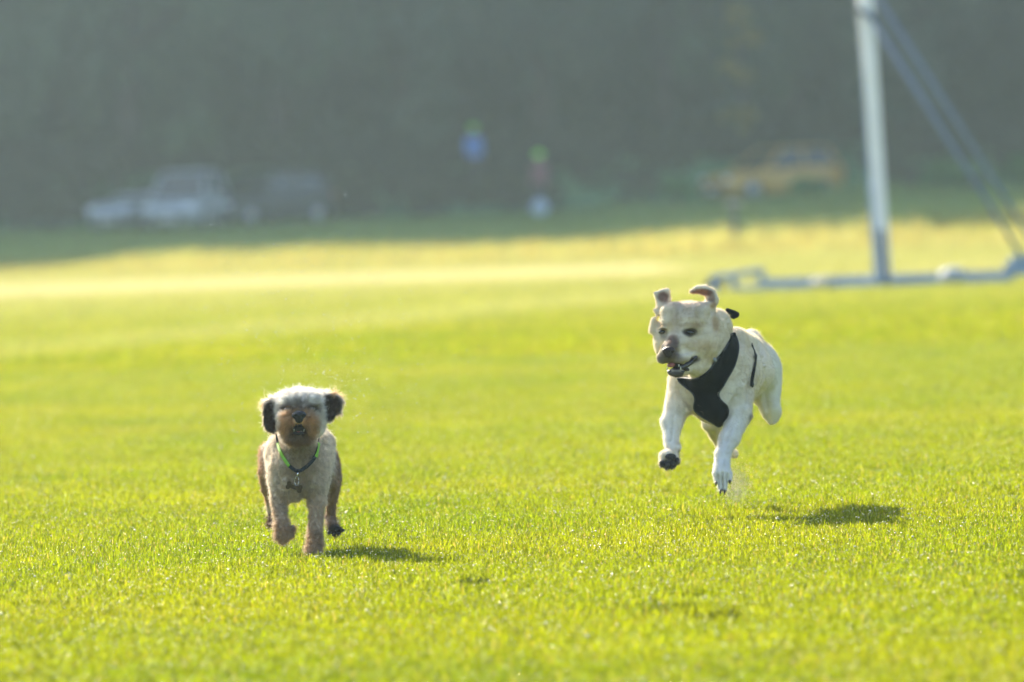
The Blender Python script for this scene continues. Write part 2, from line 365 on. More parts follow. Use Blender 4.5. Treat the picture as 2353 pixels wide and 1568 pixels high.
def scatter(name, pts, scales, coll, label, rots=None, cat=None):
    me = bpy.data.meshes.new(name); me.vertices.add(len(pts)); me.vertices.foreach_set('co', np.asarray(pts, np.float32).ravel())
    a = me.attributes.new('rot', 'FLOAT_VECTOR', 'POINT'); rr = np.zeros((len(pts), 3), np.float32); rr[:, 2] = rng.random(len(pts)) * 6.283
    a.data.foreach_set('vector', rr.ravel())
    a = me.attributes.new('sc', 'FLOAT_VECTOR', 'POINT'); a.data.foreach_set('vector', np.asarray(scales, np.float32).ravel())
    o = link(name, me, None)
    g = bpy.data.node_groups.new(name, 'GeometryNodeTree'); g.interface.new_socket('Geometry', in_out='INPUT', socket_type='NodeSocketGeometry'); g.interface.new_socket('Geometry', in_out='OUTPUT', socket_type='NodeSocketGeometry')
    N = g.nodes.new; L = g.links.new; gi = N('NodeGroupInput'); go = N('NodeGroupOutput'); ip = N('GeometryNodeInstanceOnPoints'); ci = N('GeometryNodeCollectionInfo')
    ci.inputs['Collection'].default_value = coll; ci.inputs['Separate Children'].default_value = True; ci.inputs['Reset Children'].default_value = True
    ip.inputs['Pick Instance'].default_value = True
    na = N('GeometryNodeInputNamedAttribute'); na.data_type = 'FLOAT_VECTOR'; na.inputs[0].default_value = 'rot'
    ns = N('GeometryNodeInputNamedAttribute'); ns.data_type = 'FLOAT_VECTOR'; ns.inputs[0].default_value = 'sc'
    L(gi.outputs[0], ip.inputs['Points']); L(ci.outputs[0], ip.inputs['Instance']); L(na.outputs[0], ip.inputs['Rotation']); L(ns.outputs[0], ip.inputs['Scale']); L(ip.outputs[0], go.inputs[0])
    md = o.modifiers.new('scatter', 'NODES'); md.node_group = g
    return tag(o, label, cat, kind='stuff')
near = patch_coll('lawn_patches', [patch_mesh('turf_%d' % i, 4300, .56, .012, .034, .0023, 10 + i, .04, dew=240) for i in range(4)])
far = patch_coll('far_patches', [patch_mesh('far_turf_%d' % i, 2200, 1.1, .018, .045, .0065, 30 + i, .10, dew=0) for i in range(3)])
tall = patch_coll('rough_patches', [patch_mesh('rough_turf_%d' % i, 420, 1.2, .06, .22, .012, 50 + i, .35, clumpy=.9) for i in range(3)])
def lattice(y0, y1, step, marg=3.0, k=.075):
    P = []
    y = y0
    while y < y1:
        hw = k * y + marg; nx = int(2 * hw / step); x = -hw + step * (np.arange(nx) + rng.random())
        P.append(np.c_[x + rng.normal(0, step * .1, nx), np.full(nx, y) + rng.normal(0, step * .1, nx)]); y += step
    P = np.concatenate(P); return np.c_[P, H(P[:, 0], P[:, 1])]
P = lattice(15.5, 62, .5, 2.5); s = 1 + .22 * noise3(P, 1.3); scatter('grass', P, np.c_[np.ones(len(P)), np.ones(len(P)), s], near, 'short sunlit mown grass with dew across the near field')
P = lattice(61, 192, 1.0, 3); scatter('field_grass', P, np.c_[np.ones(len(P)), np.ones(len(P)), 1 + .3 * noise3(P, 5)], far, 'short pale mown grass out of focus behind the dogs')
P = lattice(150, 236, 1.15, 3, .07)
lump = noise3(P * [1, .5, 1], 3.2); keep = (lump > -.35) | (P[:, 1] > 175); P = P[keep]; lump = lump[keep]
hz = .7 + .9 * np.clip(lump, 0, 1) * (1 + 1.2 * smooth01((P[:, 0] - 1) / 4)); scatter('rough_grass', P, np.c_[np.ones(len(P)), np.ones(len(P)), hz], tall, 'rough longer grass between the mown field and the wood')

wp = np.array([ground(x, y) for x, y in ((1640, 1432), (1540, 1412), (1085, 1352))]); wp[:, 2] = 0
weeds = patch_coll('weed_patches', [patch_mesh('weed', 160, .12, .02, .06, .006, 77, 0, clumpy=.8, dark=True)]); scatter('weeds', wp, np.c_[np.ones(3), np.ones(3), .5 + .4 * rng.random(3)], weeds, 'small darker weed tufts scattered in the near turf')
# ---- haze
hm = bpy.data.materials.new('haze'); hm.use_nodes = True; n = hm.node_tree; n.nodes.clear(); o_ = n.nodes.new('ShaderNodeOutputMaterial'); v = n.nodes.new('ShaderNodeVolumePrincipled')
v.inputs['Color'].default_value = (.66, .86, 1.0, 1); v.inputs['Density'].default_value = .00056; v.inputs['Anisotropy'].default_value = .87; n.links.new(v.outputs[0], o_.inputs['Volume'])
bm = bmesh.new(); add_box(bm, (0, 430, 24.5), (1240, 960, 55)); hz_o = link('haze', bm_mesh('haze', bm), hm, smooth=False); tag(hz_o, kind='stuff')

# ================================================================ WOOD
def leaf_mat(name, cA, cB, tr=.35):
    M = bpy.data.materials.new(name); M.use_nodes = True; n = M.node_tree; n.nodes.clear(); N = n.nodes.new; L = n.links.new
    at = N('ShaderNodeAttribute'); at.attribute_name = 'tone'; sp = N('ShaderNodeSeparateColor'); L(at.outputs[0], sp.inputs[0]); c = mixc(n, sp.outputs[0], cA, cB)
    d = N('ShaderNodeBsdfDiffuse'); t = N('ShaderNodeBsdfTranslucent'); L(c, d.inputs[0]); L(c, t.inputs[0]); m1 = N('ShaderNodeMixShader'); m1.inputs[0].default_value = tr; L(d.outputs[0], m1.inputs[1]); L(t.outputs[0], m1.inputs[2])
    o = N('ShaderNodeOutputMaterial'); L(m1.outputs[0], o.inputs[0]); return M
LM = leaf_mat('dark foliage', (.06, .095, .065), (.10, .12, .08)); LM2 = leaf_mat('lighter foliage', (.07, .12, .03), (.16, .2, .05))
LM3 = leaf_mat('mid foliage', (.07, .11, .06), (.10, .14, .07)); LY = leaf_mat('yellowing foliage', (.14, .12, .02), (.3, .24, .04))
LG = leaf_mat('shrub foliage', (.05, .16, .03), (.1, .28, .06)); LU = leaf_mat('undergrowth foliage', (.05, .055, .04), (.085, .08, .05))
BK = mat('bark', (.06, .045, .035), .9, var=.4, vscale=6, bump=.6, bscale=12)
def leaves(C, size, r):
    nl = len(C); d1 = r.normal(size=(nl, 3)); d1 /= np.linalg.norm(d1, axis=1, keepdims=True); d2 = np.cross(d1, r.normal(size=(nl, 3))); d2 /= np.linalg.norm(d2, axis=1, keepdims=True)
    s = size * (.6 + .8 * r.random((nl, 1))); return np.stack([C - d1 * s, C + d2 * s * .5, C + d1 * s, C - d2 * s * .5], 1).reshape(-1, 3)
def leaf_mesh(name, clumps, per, size, seed, tone_s=1.2):
    """clumps: (n,4) centre and radius"""
    r = np.random.default_rng(seed); cl = np.repeat(clumps, per, 0); u = r.normal(size=(len(cl), 3)); u /= np.linalg.norm(u, axis=1, keepdims=True)
    C = cl[:, :3] + u * (cl[:, 3] * (.55 + .5 * r.random(len(cl))))[:, None] * np.array([1, 1, .75]); V = leaves(C, size, r)
    me = mesh_np(name, V, [np.arange(len(V)).reshape(-1, 4)]); t = np.clip(.45 + .5 * noise3(C + seed, tone_s) + .25 * r.normal(size=len(C)), 0, 1)
    set_col(me, np.repeat(np.c_[t, t, t], 4, 0), 'tone'); return me
def tree_meshes(seed, hgt, rad, low):
    r = np.random.default_rng(seed); bm = bmesh.new(); lean = r.normal(0, .03, 2)
    tr = [(lean[0] * z, lean[1] * z, z) for z in np.linspace(-.4, hgt * .8, 8)]; add_tube(bm, tr, list(np.linspace(.32, .05, 8)), 10); ends = []
    for i in range(32):
        z = low + (hgt * .78 - low) * (i + r.random()) / 32; a = r.random() * 6.283; ln = rad * (.5 + .45 * math.sin(math.pi * min(1, (z - low) / (hgt - low) + .3))); s = Vector((lean[0] * z, lean[1] * z, z))
        p = [s]; d = Vector((math.cos(a), math.sin(a), .35))
        for k in range(4): p.append(p[-1] + d * ln / 4); d = (d + Vector(r.normal(0, .18, 3)) + Vector((0, 0, -.12))).normalized()
        add_tube(bm, p, [.1, .075, .05, .035, .015], 6); ends += p[2:]
    tm = bm_mesh('trunk', bm); cl = []
    for e in ends:
        for k in range(3): cl.append([*(np.array(e) + r.normal(0, .7, 3)), .5 + .8 * r.random()])
    for k in range(90):   # outer skirt down to the ground, as at a wood's edge
        a = r.random() * 6.283; z = .3 + r.random() ** .8 * hgt * .9; q = rad * (.95 - .55 * z / hgt) * (.75 + .3 * r.random()); cl.append([math.cos(a) * q, math.sin(a) * q, z, .6 + .7 * r.random()])
    return tm, leaf_mesh('crown', np.array(cl), 42, .26, seed)
variants = [tree_meshes(s, h, rd, lo) for s, h, rd, lo in ((1, 25, 4.4, 1.5), (2, 24, 4.1, 1.2), (3, 26, 4.7, 2.0), (4, 24, 4.2, 1.0))]
for tm, cm in variants: tm.materials.append(BK); cm.materials.append(LM)
lightm = [v[1].copy() for v in variants[:2]]
for q in lightm: q.materials.clear(); q.materials.append(LM3)
def put_tree(x, y, k, rz, sc, crown, label, group):
    t = empty('tree', (x, y, float(H(x, y)) - .1), rz); t.scale = (sc, sc, sc * 1.45); tag(t, label, 'tree', group)
    a = bpy.data.objects.new('trunk', variants[k][0]); COL.objects.link(a); a.parent = t
    c = bpy.data.objects.new('crown', crown); COL.objects.link(c); c.parent = t; return t
k = 0
for i, x in enumerate(np.arange(-15.5, 19, 4.0)):
    xx = x + rng.normal(0, .5); yy = 249.0 + rng.normal(0, 1.2)
    put_tree(xx, yy, i % 4, rng.random() * 6.28, 1.05 + .08 * rng.random(), variants[i % 4][1] if i not in (0, 1, 2, 6) else lightm[i % 2], 'tall dark leafy tree in the blurred hazy wood behind the field', 'trees along the front of the wood')  # crowns at left take lighter foliage as painted veiling glow
# slim yellowing tree above the yellow car
p = px(1712, 400, 243.5); t = empty('tree', (p[0], 243.5, float(H(p[0], 243.5)) - .1)); tag(t, 'slim tree with yellowing leaves hanging above the yellow car', 'tree')
bm = bmesh.new(); add_tube(bm, [(0, 0, -.3), (.05, 0, 2), (-.05, .1, 4.5), (.1, 0, 7.5)], [.11, .09, .06, .03], 9); link('trunk', bm_mesh('trunk', bm), BK, t)
r_ = np.random.default_rng(5); zz = 1.2 + 6.2 * r_.random(34); cl = np.c_[r_.normal(0, .25, 34) + .12 * np.sin(zz * 2), -.2 + r_.normal(0, .2, 34), zz, .14 + .2 * r_.random(34)]
link('crown', leaf_mesh('crown', cl, 34, .13, 8), LY, t)
# the rest of the wood, one mass behind and beside the front trees
cl = []; r_ = np.random.default_rng(11)
for yb, n_ in ((258, 2300), (272, 1600)):
    for _ in range(n_): x = -75 + 125 * r_.random(); z = r_.random() * 41; cl.append([x, yb + r_.normal(0, 2.2), H(x, yb) + z, 1.0 + 1.2 * r_.random()])
for _ in range(2300): x = -75 + 55 * r_.random(); z = r_.random() * 41; cl.append([x - .5, 246 + r_.normal(0, 2.2), H(x, 246) + z, 1.0 + 1.2 * r_.random()])
for _ in range(700): x = 21 + 22 * r_.random(); z = r_.random() * 40; cl.append([x, 246 + r_.normal(0, 2.2), H(x, 246) + z, 1.0 + 1.1 * r_.random()])
for _ in range(1300): x = -40 + 75 * r_.random(); z = -.3 + r_.random() * 10; cl.append([x, 257 + r_.normal(0, 1.2), H(x, 257) + z, 1.0 + .8 * r_.random()])
wo = link('woodland', leaf_mesh('woodland', np.array(cl), 60, .85, 21, 2.5), LM); tag(wo, 'hazy mass of dark trees deep in the wood', 'woodland', kind='stuff')
cl = []
for _ in range(700):
    x = -24 + 50 * r_.random(); q = r_.random(); y = 239 + 10 * q
    if 4 < x < 10 and y < 243: continue
    cl.append([x, y, H(x, y) + .15 + .5 * r_.random(), .35 + .35 * r_.random()])
un = link('undergrowth', leaf_mesh('undergrowth', np.array(cl), 60, .16, 22, 1.5), LU); tag(un, 'dark brownish undergrowth covering the bank below the wood', 'undergrowth', kind='stuff')
# shrubs one can tell apart
def shrub(x, y, d, wpx, hpx, label, M=LG, seed=1, size=.1, group=None):
    p = px(x, y, d); s = FPX / d; wd, hg = wpx / s, hpx / s; z0 = float(H(p[0], d)); t = empty('shrub', (p[0], d, z0)); tag(t, label, 'shrub', group)
    r = np.random.default_rng(seed); n_ = 16; u = r.random((n_, 1)) ** .5; a = r.random((n_, 1)) * 6.283
    c = np.c_[np.cos(a) * u * wd * .33, np.sin(a) * u * wd * .33, hg * (.2 + .62 * r.random((n_, 1)) * (1 - .5 * u)), wd * (.14 + .1 * r.random((n_, 1)))]
    bm = bmesh.new()
    for q in c[:7]: add_tube(bm, [(0, 0, -.05), (q[0] * .4, q[1] * .4, q[2] * .6), tuple(q[:3])], [.03, .02, .01], 6)
    link('stem', bm_mesh('stem', bm), BK, t); link('foliage', leaf_mesh('foliage', c, 60, size, seed), M, t); return t
shrub(1560, 480, 236, 85, 100, 'green rounded shrub at the wood edge left of the yellow car', seed=2)
shrub(1856, 480, 231, 95, 75, 'low green shrub in front of the yellow car bonnet end', seed=3)
shrub(2175, 450, 236, 130, 95, 'green shrub seen between the white post and the sloping stays', seed=4)
shrub(2345, 440, 236, 110, 110, 'green shrub cut by the right edge of the photo', seed=5)
shrub(2140, 560, 172, 95, 55, 'sunlit yellow green tussock right of the white post', LM2, 6, .07)
shrub(1686, 575, 153, 60, 34, 'small dark green tuft at the foot of the thin marker post', LG, 7, .05)

# thin marker post on the field edge
g0 = px(1690, 572, 153.5); s = FPX / 153.5
t = empty('marker_post', (g0[0], 153.5, 0)); tag(t, 'thin weathered grey wooden marker post with a pale top on the field edge', 'post')
WD = mat('weathered wood', (.1, .1, .085), .85, var=.3, vscale=9); bm = bmesh.new(); add_box(bm, (0, 0, .42), (.1, .1, .9), bev=.01); link('shaft', bm_mesh('shaft', bm), WD, t)
bm = bmesh.new(); add_box(bm, (0, 0, .90), (.3, .16, .06), bev=.01); link('cap', bm_mesh('cap', bm), mat('pale cap', (.5, .42, .36), .6), t)

# ================================================================ GOAL FRAME
GD = 95.0; gs = FPX / GD
alu = mat('white painted metal', (.78, .76, .76), .45, var=.06, vscale=3); blue = mat('blue grey painted tube', (.2, .29, .42), .5, var=.15, vscale=4); dblue = mat('dark blue stay', (.10, .15, .24), .5); webm = mat('dark strap', (.03, .035, .05), .8)
gb = px(2030, 656, GD); gb[2] = 0
goal = empty('goal_post', tuple(gb)); tag(goal, 'tall white goal post on a blue grey portable base with two sloping stays', 'goal post')
def gp(x, y, d=GD): return Vector(px(x, y, d) - gb)
def bar(name, pts, r, M, seg=14, parent=goal): bm = bmesh.new(); add_tube(bm, pts, r, seg); return link(name, bm_mesh(name, bm), M, parent)
top = gp(1960, -420); bot = gp(2031, 655)
d_ = (top - bot).normalized()
def square_beam(name, a, b_, wx, wy, M, bev=.012, roll=0.0, parent=goal):
    bm = bmesh.new(); d = Vector(b_) - Vector(a); q = d.to_track_quat('Z', 'Y'); add_box(bm, (0, 0, 0), (wx, wy, d.length), bev=bev); o = link(name, bm_mesh(name, bm), M, parent, smooth=False)
    o.location = (Vector(a) + Vector(b_)) / 2; o.rotation_mode = 'QUATERNION'; o.rotation_quaternion = q @ Matrix.Rotation(roll, 3, 'Z').to_quaternion(); return o
square_beam('post', bot, top, .155, .155, alu, .03, .35)
sb = gp(1982, -420); square_beam('edge_rail', gp(2012, 652) + Vector((0, -.03, 0)), gp(1974, 0) + Vector((0, .0, 0)) * 1, .035, .035, blue)
square_beam('lift_tube', gp(2014, 650) + Vector((0, -.13, 0)), gp(1997, 425) + Vector((0, -.13, 0)), .05, .05, blue)
square_beam('lower_sleeve', gp(2030, 655) + Vector((.04, -.16, .0)), gp(2014, 530) + Vector((.05, -.12, 0)), .05, .04, webm)
bar('stay', [gp(1990, 24) + Vector((0, -.1, 0)), gp(2355, 600, 94.4)], .027, dblue); bar('stay', [gp(2006, -24) + Vector((0, .1, 0)), gp(2402, 600, 95.6)], .027, dblue)
bm = bmesh.new(); add_box(bm, gp(1988, 34), (.21, .21, .05), Matrix.Rotation(.5, 3, 'Y')); link('strap', bm_mesh('strap', bm), webm, goal)
square_beam('base_bar', gp(1690, 668), gp(2318, 646), .10, .10, blue); square_beam('base_bar', gp(1760, 648, 96.2), gp(2318, 629, 96.2), .07, .07, blue)
square_beam('base_foot', gp(1690, 674), gp(1680, 626), .085, .085, blue); square_beam('base_foot', gp(1752, 662), gp(1748, 618), .08, .08, blue)
square_beam('base_cross_bar', gp(1632, 640), gp(1752, 622), .07, .07, blue)
square_beam('base_foot', gp(2318, 648), gp(2316, 604), .09, .09, blue); square_beam('end_bracket', gp(2322, 612), gp(2400, 606), .16, .22, blue)
bm = bmesh.new(); add_box(bm, gp(2030, 650), (.34, .3, .12), bev=.015); link('base_plate', bm_mesh('base_plate', bm), blue, goal, smooth=False)
def wheel(parent, c, r, wd):
    bm = bmesh.new(); ax = Vector((0, 1, 0)); add_tube(bm, [Vector(c) - ax * wd / 2, Vector(c) - ax * wd * .35, Vector(c) + ax * wd * .35, Vector(c) + ax * wd / 2], [r * .85, r, r, r * .85], 24)
    w_ = link('wheel', bm_mesh('wheel', bm), mat('rubber', (.06, .055, .045), .8), parent)
    bm = bmesh.new(); add_tube(bm, [Vector(c) - ax * wd * .55, Vector(c) + ax * wd * .55], r * .45, 16); link('hub', bm_mesh('hub', bm), alu, w_)
wheel(goal, gp(1641, 664), .12, .06)
def sandbag(x, y, wpx, hpx, label, M, seed):
    c = gp(x, y) + Vector(gb) + Vector((0, -.02, 0)); wd, hg = wpx / gs, hpx / gs; s_ = Sdf(); s_.ell((0, 0, 0), (wd / 2, .12, hg / 2), .03); s_.ell((wd * .42, 0, hg * .2), (wd * .16, .05, hg * .16), .03); s_.ell((-wd * .2, 0, -hg * .1), (wd * .3, .13, hg * .4), .03)
    V, Q = s_.mesh(.012, lambda V: .012 * noise3(V + seed, .05)); o = link('sandbag', mesh_np('sandbag', V, [Q]), M); o.location = c; tag(o, label, 'sandbag')
sandbag(2188, 634, 60, 40, 'white sandbag weighing down the goal base near its right end', mat('white sack', (.42, .44, .45), .7, bump=.5), 1)
sandbag(1888, 650, 44, 24, 'small beige sandbag lying on the goal base left of the post', mat('beige sack', (.55, .5, .42), .8, bump=.5), 2)

# ================================================================ VEHICLES
glass = mat('car glass', (.03, .04, .045), .08, spec=1.0, coat=1); rubber = mat('tyre rubber', (.025, .025, .025), .85); rimm = mat('alloy rim', (.45, .46, .48), .35, metal=.8); lampm = mat('lamp lens', (.75, .78, .8), .15, coat=1); redl = mat('red lamp lens', (.4, .02, .02), .2, coat=1); platem = mat('number plate', (.7, .7, .65), .5); plast = mat('dark trim', (.03, .03, .032), .6)
def car(x, d, rz, paint, label, L=4.4, W=1.78, Hh=1.5, belt=.92, estate=True, sink=0.0):
    """x is metres; the nose points to local -X"""
    c = empty('car', (x, d, float(H(x, d)) - sink), rz); tag(c, label, 'car')
    def sec(u, z0, z1, hw, tum=.9): return [(u, -hw * .93, z0), (u, -hw, z0 + .18), (u, -hw, z1 - .2), (u, -hw * tum, z1), (u, hw * tum, z1), (u, hw, z1 - .2), (u, hw, z0 + .18), (u, hw * .93, z0)]
    h = W / 2; bm = bmesh.new()
    add_loft(bm, [sec(-L / 2, .3, .62, h * .78), sec(-L / 2 + .12, .24, .72, h * .92), sec(-L / 2 + .7, .2, .84, h), sec(-L / 2 + 1.25, .2, belt, h), sec(0, .2, belt + .02, h), sec(L / 2 - .5, .2, belt + .06, h), sec(L / 2 - .08, .26, belt + .05, h * .95), sec(L / 2, .34, belt - .1, h * .86)])
    bmesh.ops.bevel(bm, geom=bm.edges[:], offset=.035, segments=2, affect='EDGES', clamp_overlap=True); body = link('body', bm_mesh('body', bm), paint, c)
    a0, a1, b1, b0 = -L / 2 + 1.15, -L / 2 + 1.95, (L / 2 - .45 if estate else L / 2 - 1.1), (L / 2 - .12 if estate else L / 2 - .45); zt = Hh - .05
    def gl(name, pts): bm = bmesh.new(); vs_ = [bm.verts.new(p) for p in pts]; bm.faces.new(vs_); bmesh.ops.solidify(bm, geom=bm.faces[:], thickness=.015); return link(name, bm_mesh(name, bm), glass, c, smooth=False)
    y0, y1 = h * .9, h * .72
    gl('windscreen', [(a0, -y0, belt + .005), (a0, y0, belt + .005), (a1, y1, zt), (a1, -y1, zt)]); gl('rear_window', [(b0, y0, belt + .03), (b0, -y0, belt + .03), (b1, -y1, zt), (b1, y1, zt)])
    m_ = (a1 + b1) / 2 - .1
    for s_ in (-1, 1):
        gl('side_window', [(a0 + .12, s_ * y0, belt + .01), (m_ - .04, s_ * y0, belt + .01), (m_ - .04, s_ * y1, zt), (a1 + .05, s_ * y1, zt)]); gl('side_window', [(m_ + .04, s_ * y0, belt + .01), (b0 - .12, s_ * y0, belt + .02), (b1 - .05, s_ * y1, zt), (m_ + .04, s_ * y1, zt)])
        for name, p, q in (('front_pillar', (a0, s_ * y0, belt - .02), (a1, s_ * y1, zt)), ('door_pillar', (m_, s_ * y0, belt - .02), (m_, s_ * y1, zt)), ('rear_pillar', (b0, s_ * y0, belt), (b1, s_ * y1, zt))):
            bm = bmesh.new(); add_tube(bm, [p, q], .045, 8); link(name, bm_mesh(name, bm), paint, c)
        bm = bmesh.new(); add_ball(bm, (a0 + .25, s_ * (h + .1), belt + .08), (.07, .11, .08)); link('side_mirror', bm_mesh('side_mirror', bm), paint, c)
        bm = bmesh.new(); add_ball(bm, (-L / 2 + .1, s_ * h * .68, .64), (.1, .2, .09)); link('headlight', bm_mesh('headlight', bm), lampm, c)
        bm = bmesh.new(); add_box(bm, (L / 2 - .03, s_ * h * .78, .82), (.1, .2, .26), bev=.02); link('tail_light', bm_mesh('tail_light', bm), redl, c)
        for u in (-L / 2 + .82, L / 2 - .8):
            bm = bmesh.new(); y_ = s_ * (h - .1); add_tube(bm, [(u, y_ - .11, .32), (u, y_ - .08, .32), (u, y_ + .08, .32), (u, y_ + .11, .32)], [.28, .32, .32, .28], 28); wl = link('wheel', bm_mesh('wheel', bm), rubber, c)
            bm = bmesh.new(); add_tube(bm, [(u, y_ - .118, .32), (u, y_ + .118, .32)], .2, 20); link('rim', bm_mesh('rim', bm), rimm, wl)
    bm = bmesh.new(); add_loft(bm, [[(u, -y1 * k_, z), (u, y1 * k_, z), (u, y1 * k_ * .94, z + .05), (u, -y1 * k_ * .94, z + .05)] for u, z, k_ in ((a1 - .06, zt - .02, .98), (a1 + .3, zt, 1.02), ((a1 + b1) / 2, zt + .02, 1.03), (b1 - .2, zt, 1.02), (b1 + .08, zt - .03, .98))]); link('roof', bm_mesh('roof', bm), paint, c)
    bm = bmesh.new(); add_box(bm, (-L / 2 - .01, 0, .42), (.06, W * .62, .16), bev=.02); link('grille', bm_mesh('grille', bm), plast, c)
    bm = bmesh.new(); add_box(bm, (-L / 2 - .045, 0, .36), (.02, .5, .11)); link('number_plate', bm_mesh('number_plate', bm), platem, c)
    return c
white_p = mat('white paint', (.34, .37, .4), .3, coat=.5); dark_p = mat('dark blue grey paint', (.02, .025, .035), .5); silver = mat('silver paint', (.3, .33, .38), .3, metal=.3, coat=.6); silver2 = mat('pale grey paint', (.34, .37, .41), .35, metal=.2, coat=.5); yel = mat('yellow paint', (.5, .27, .03), .45, coat=.5)
CD = 225.5
car(px(422, 500, CD)[0], CD + 1.5, R(78), white_p, 'white hatchback facing the field in the shade, between two other parked cars', L=3.9, W=1.62, Hh=1.62, belt=.92)
car(px(600, 500, CD + 4)[0], CD + 4, R(48), dark_p, 'dark blue grey car parked to the right of the white hatchback', L=4.2, Hh=1.5, belt=.9)
car(px(296, 500, CD + 3)[0], CD + 4, R(72), silver2, 'low pale grey car at far left, beside the white hatchback', L=3.4, Hh=1.02, W=1.4, belt=.68, estate=False)
car(px(1775, 460, 240)[0], 240.5, R(30), yel, 'yellow car parked on the bank below the wood behind shrubs', L=3.9, Hh=1.5, belt=.9, sink=.25)

# ================================================================ PEOPLE far off on the bank
def person(x, yfeet, d, s, rz, coat_c, cap_c, label, pose):
    p = px(x, yfeet, d); t = empty('person', (p[0], d, float(H(p[0], d))), rz); t.scale = (s,) * 3; tag(t, label, 'person')
    B = Sdf(); J = dict(hip=(0, 0, .92), chest=(0, .0, 1.28), neck=(0, 0, 1.48), head=(0, -.02, 1.63)); 
    B.cap((0, 0, .95), (0, .0, 1.22), .14, .15, .05).ell((0, 0, 1.32), (.19, .11, .15), .06).cap((0, 0, 1.42), (0, -.01, 1.56), .055, .055, .03).ell((0, -.01, 1.64), (.075, .095, .115), .02).ell((0, -.105, 1.63), (.012, .02, .02), .01)
    for e in (-1, 1):
        B.ell((e * .078, 0, 1.63), (.012, .02, .03), .008)
        st = pose['step'] * e; B.cap((e * .09, 0, .92), (e * .10, -st * .5 - .03, .5), .085, .06, .04).cap((e * .10, -st * .5 - .03, .5), (e * .10, -st + .02, .1), .055, .04, .02).cap((e * .10, -st + .03, .05), (e * .11, -st - .16, .035), .045, .03, .03)
        a = pose['arm']; sh = np.array((e * .2, 0, 1.4)); el = np.array((e * .27, a * e * .1, 1.13)); wr = np.array((e * .25, -.12 + a * e * .1, .92)); B.cap(sh, el, .055, .042, .04).cap(el, wr, .04, .028, .02)
        B.ell(wr + (0, -.02, -.05), (.018, .035, .045), .01)
        for k_, ln in enumerate((.07, .08, .075, .06)): b0 = wr + (0, -.045 + k_ * .018, -.085); B.cap(b0, b0 + (-.01 * e, -.012, -ln * .8), .0095, .008, .004)
        B.cap(wr + (0, -.05, -.04), wr + (-.01 * e, -.085, -.08), .011, .009, .006)
    V, Q = B.mesh(.009); me = mesh_np('body', V, [Q]); body = link('body', me, mat('skin', (.42, .26, .19), .6), t)
    def shell(name, sel, off, M):
        N = vert_normals(V, Q); C = V[Q].mean(1); q = Q[sel(C)]; u, inv = np.unique(q, return_inverse=True); q2 = inv.reshape(q.shape); A = V[u] + N[u] * off
        o = link(name, mesh_np(name, A, [q2]), M, t); md = o.modifiers.new('thickness', 'SOLIDIFY'); md.thickness = .006; md.offset = -1
    shell('jacket', lambda C: (C[:, 2] > .9) & (C[:, 2] < 1.5) & ~((abs(C[:, 0]) > .2) & (C[:, 2] < .95)), .018, mat('jacket cloth', coat_c, .8, bump=.4, bscale=20)); shell('trousers', lambda C: (C[:, 2] < .95) & (C[:, 2] > .12) & (abs(C[:, 0]) < .21), .012, mat('dark trousers', (.03, .03, .035), .9)); shell('shoe', lambda C: C[:, 2] < .125, .012, mat('shoe leather', (.05, .04, .035), .6))
    bm = bmesh.new(); add_ball(bm, (0, 0, 1.69), (.13, .15, .13), 3); bmesh.ops.bisect_plane(bm, geom=bm.verts[:] + bm.edges[:] + bm.faces[:], plane_co=(0, 0, 1.67), plane_no=(0, 0, -1), clear_outer=True); add_box(bm, (0, -.13, 1.675), (.13, .11, .012), bev=.004); link('cap', bm_mesh('cap', bm), mat('cap cloth', cap_c, .8), t)
    shell('hair', lambda C: (C[:, 2] > 1.6) & (C[:, 2] < 1.7) & (C[:, 1] > .02), .008, mat('dark hair', (.05, .035, .025), .9))
    for e in (-1, 1): bm = bmesh.new(); add_ball(bm, (e * .03, -.088, 1.65), .012); link('eye', bm_mesh('eye', bm), mat('eye', (.05, .04, .03), .3), t)
    bm = bmesh.new(); add_tube(bm, [(-.022, -.1, 1.575), (0, -.108, 1.573), (.022, -.1, 1.575)], .005, 8); link('mouth', bm_mesh('mouth', bm), mat('lips', (.3, .12, .1), .6), t)
    return t
person(1091, 395, 242.5, 1.0, R(20), (.07, .19, .5), (.2, .7, .05), 'person in a bright blue jacket and green cap high on the bank', dict(step=.12, arm=1))
person(1243, 500, 234, 1.0, R(-25), (.2, .07, .09), (.3, .9, .04), 'person in a maroon jacket and lime green cap below the blue jacketed walker', dict(step=.15, arm=-1))
p = px(1240, 470, 232.5); s_ = Sdf(); s_.ell((0, 0, .2), (.24, .16, .22), .05); s_.cap((-.1, 0, .4), (0, 0, .5), .014, .014, .02).cap((.1, 0, .4), (0, 0, .5), .014, .014, .02)
V, Q = s_.mesh(.012, lambda V: .015 * noise3(V, .07)); o = link('bag', mesh_np('bag', V, [Q]), mat('pale bag', (.42, .5, .62), .5)); o.location = (p[0], 232.5, float(H(p[0], 232.5)) + .06); tag(o, 'pale blue white bag standing in front of the person in maroon', 'bag')

